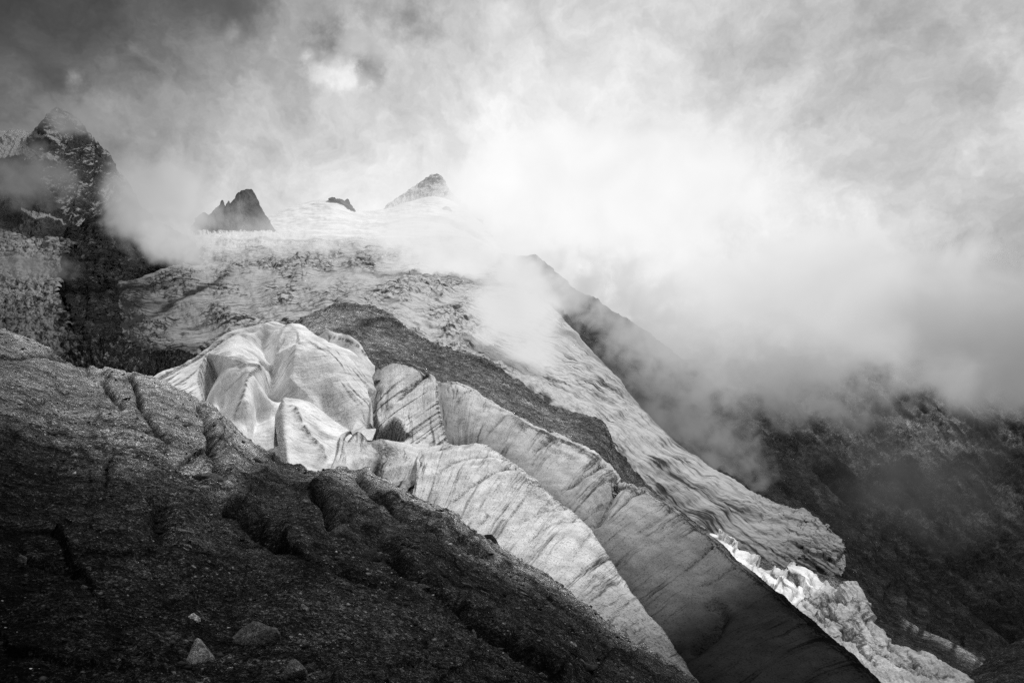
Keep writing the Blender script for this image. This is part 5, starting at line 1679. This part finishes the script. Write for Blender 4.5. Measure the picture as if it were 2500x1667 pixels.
mist(1500, 460, 1000, 560, 230, 160, 4.0, .96, 'bright white cloud bank hiding the upper glacier right of the snowy peak', .9, 1.8, (-.02, .0), 1.3)
mist(2120, 770, 1230, 820, 270, 130, 7, .78, 'wide cloud bank lying along the top of the far mountainside', 1.1, 1.9, (-.20, .14), 4.1, roll=.10)
mist(2600, 840, 620, 520, 280, 90, 1.8, .58, 'grey cloud thinning out over the shadowed mountainside at the right edge', 1.5, 2.0, (-.06, .24), 7.7, roll=.1)
mist(1600, 800, 520, 350, 175, 50, 2.0, .75, 'torn wisps of mist drifting across the dark slope beyond the tongue', 2.4, 2.8, (-.02, .14), 9.2, roll=.6)
mist(1880, 920, 520, 420, 150, 60, 2.4, .60, 'ragged lower fringe of the cloud bank over the mountainside', 2.0, 2.8, (-.10, .18), 19.4, roll=.2)
mist(1680, 1040, 400, 300, 140, 40, 1.5, .52, 'faint low wisps of mist above the edge of the glacier tongue', 2.2, 2.8, (0, .1), 2.6, roll=.65)
mist(1350, 700, 860, 170, 120, 50, 1.6, .86, 'thin mist veiling the tip and skyline of the dark rock slope', 1.7, 2.2, (.02, .06), 41.3, roll=.6)
mist(2230, 1180, 330, 360, 220, 50, .42, .40, 'thin grey haze hanging in the shadowed valley at the lower right', 1.3, 1.8, (.0, .05), 44.7)
mist(1260, 770, 340, 140, 230, 40, 3.4, .88, 'column of mist trailing down over the glacier below the cloud', 1.6, 2.0, (0, .02), 5.5, roll=-.4)
mist(1130, 630, 740, 290, 150, 80, 3.4, .92, 'soft mist creeping over the icefall above the rock hump', 1.5, 2.0, (0, 0), 6.4, roll=.3)
mist(395, 500, 800, 180, 170, 80, 3.8, .72, 'soft grey mist pouring down between the tall peak and the rock spire', 1.4, 1.8, (.10, .06), 3.2, roll=.55)
mist(440, 600, 700, 130, 70, 50, 2.4, .76, 'low grey mist lying on the glacier left of the spire', 1.5, 1.9, (.05, .05), 21.2, roll=.35)
mist(70, 430, 900, 150, 110, 60, 1.5, .47, 'thin mist across the flank of the tall peak', 1.4, 1.8, (.1, .0), 8.8)
mist(190, 285, 1450, 150, 70, 90, 1.6, .56, 'cloud brushing the summit of the tall peak', 1.4, 2.0, (.05, .0), 12.8)
mist(80, 650, 430, 130, 50, 40, 1.2, .46, 'thin veil of mist over the grey icefall', 1.4, 1.8, (.0, .0), 15.1)
mist(820, 550, 1750, 660, 100, 120, .65, .94, 'pale haze over the snowfield and the foot of the spire', 1.0, 1.8, (.03, .0), 17.6)
mist(1000, 470, 2500, 190, 90, 90, .45, .93, 'thin bright haze in front of the snowy pyramid', 1.2, 1.8, (.0, .0), 31.6)
mist(1185, 480, 2600, 150, 120, 150, 3.5, .96, 'edge of the white cloud swallowing the right flank of the snowy pyramid', 1.2, 1.8, (.0, .0), 25.6)

SC.cycles.use_denoising = False
SC.cycles.max_bounces = 6
SC.cycles.diffuse_bounces = 3
SC.cycles.use_adaptive_sampling = True
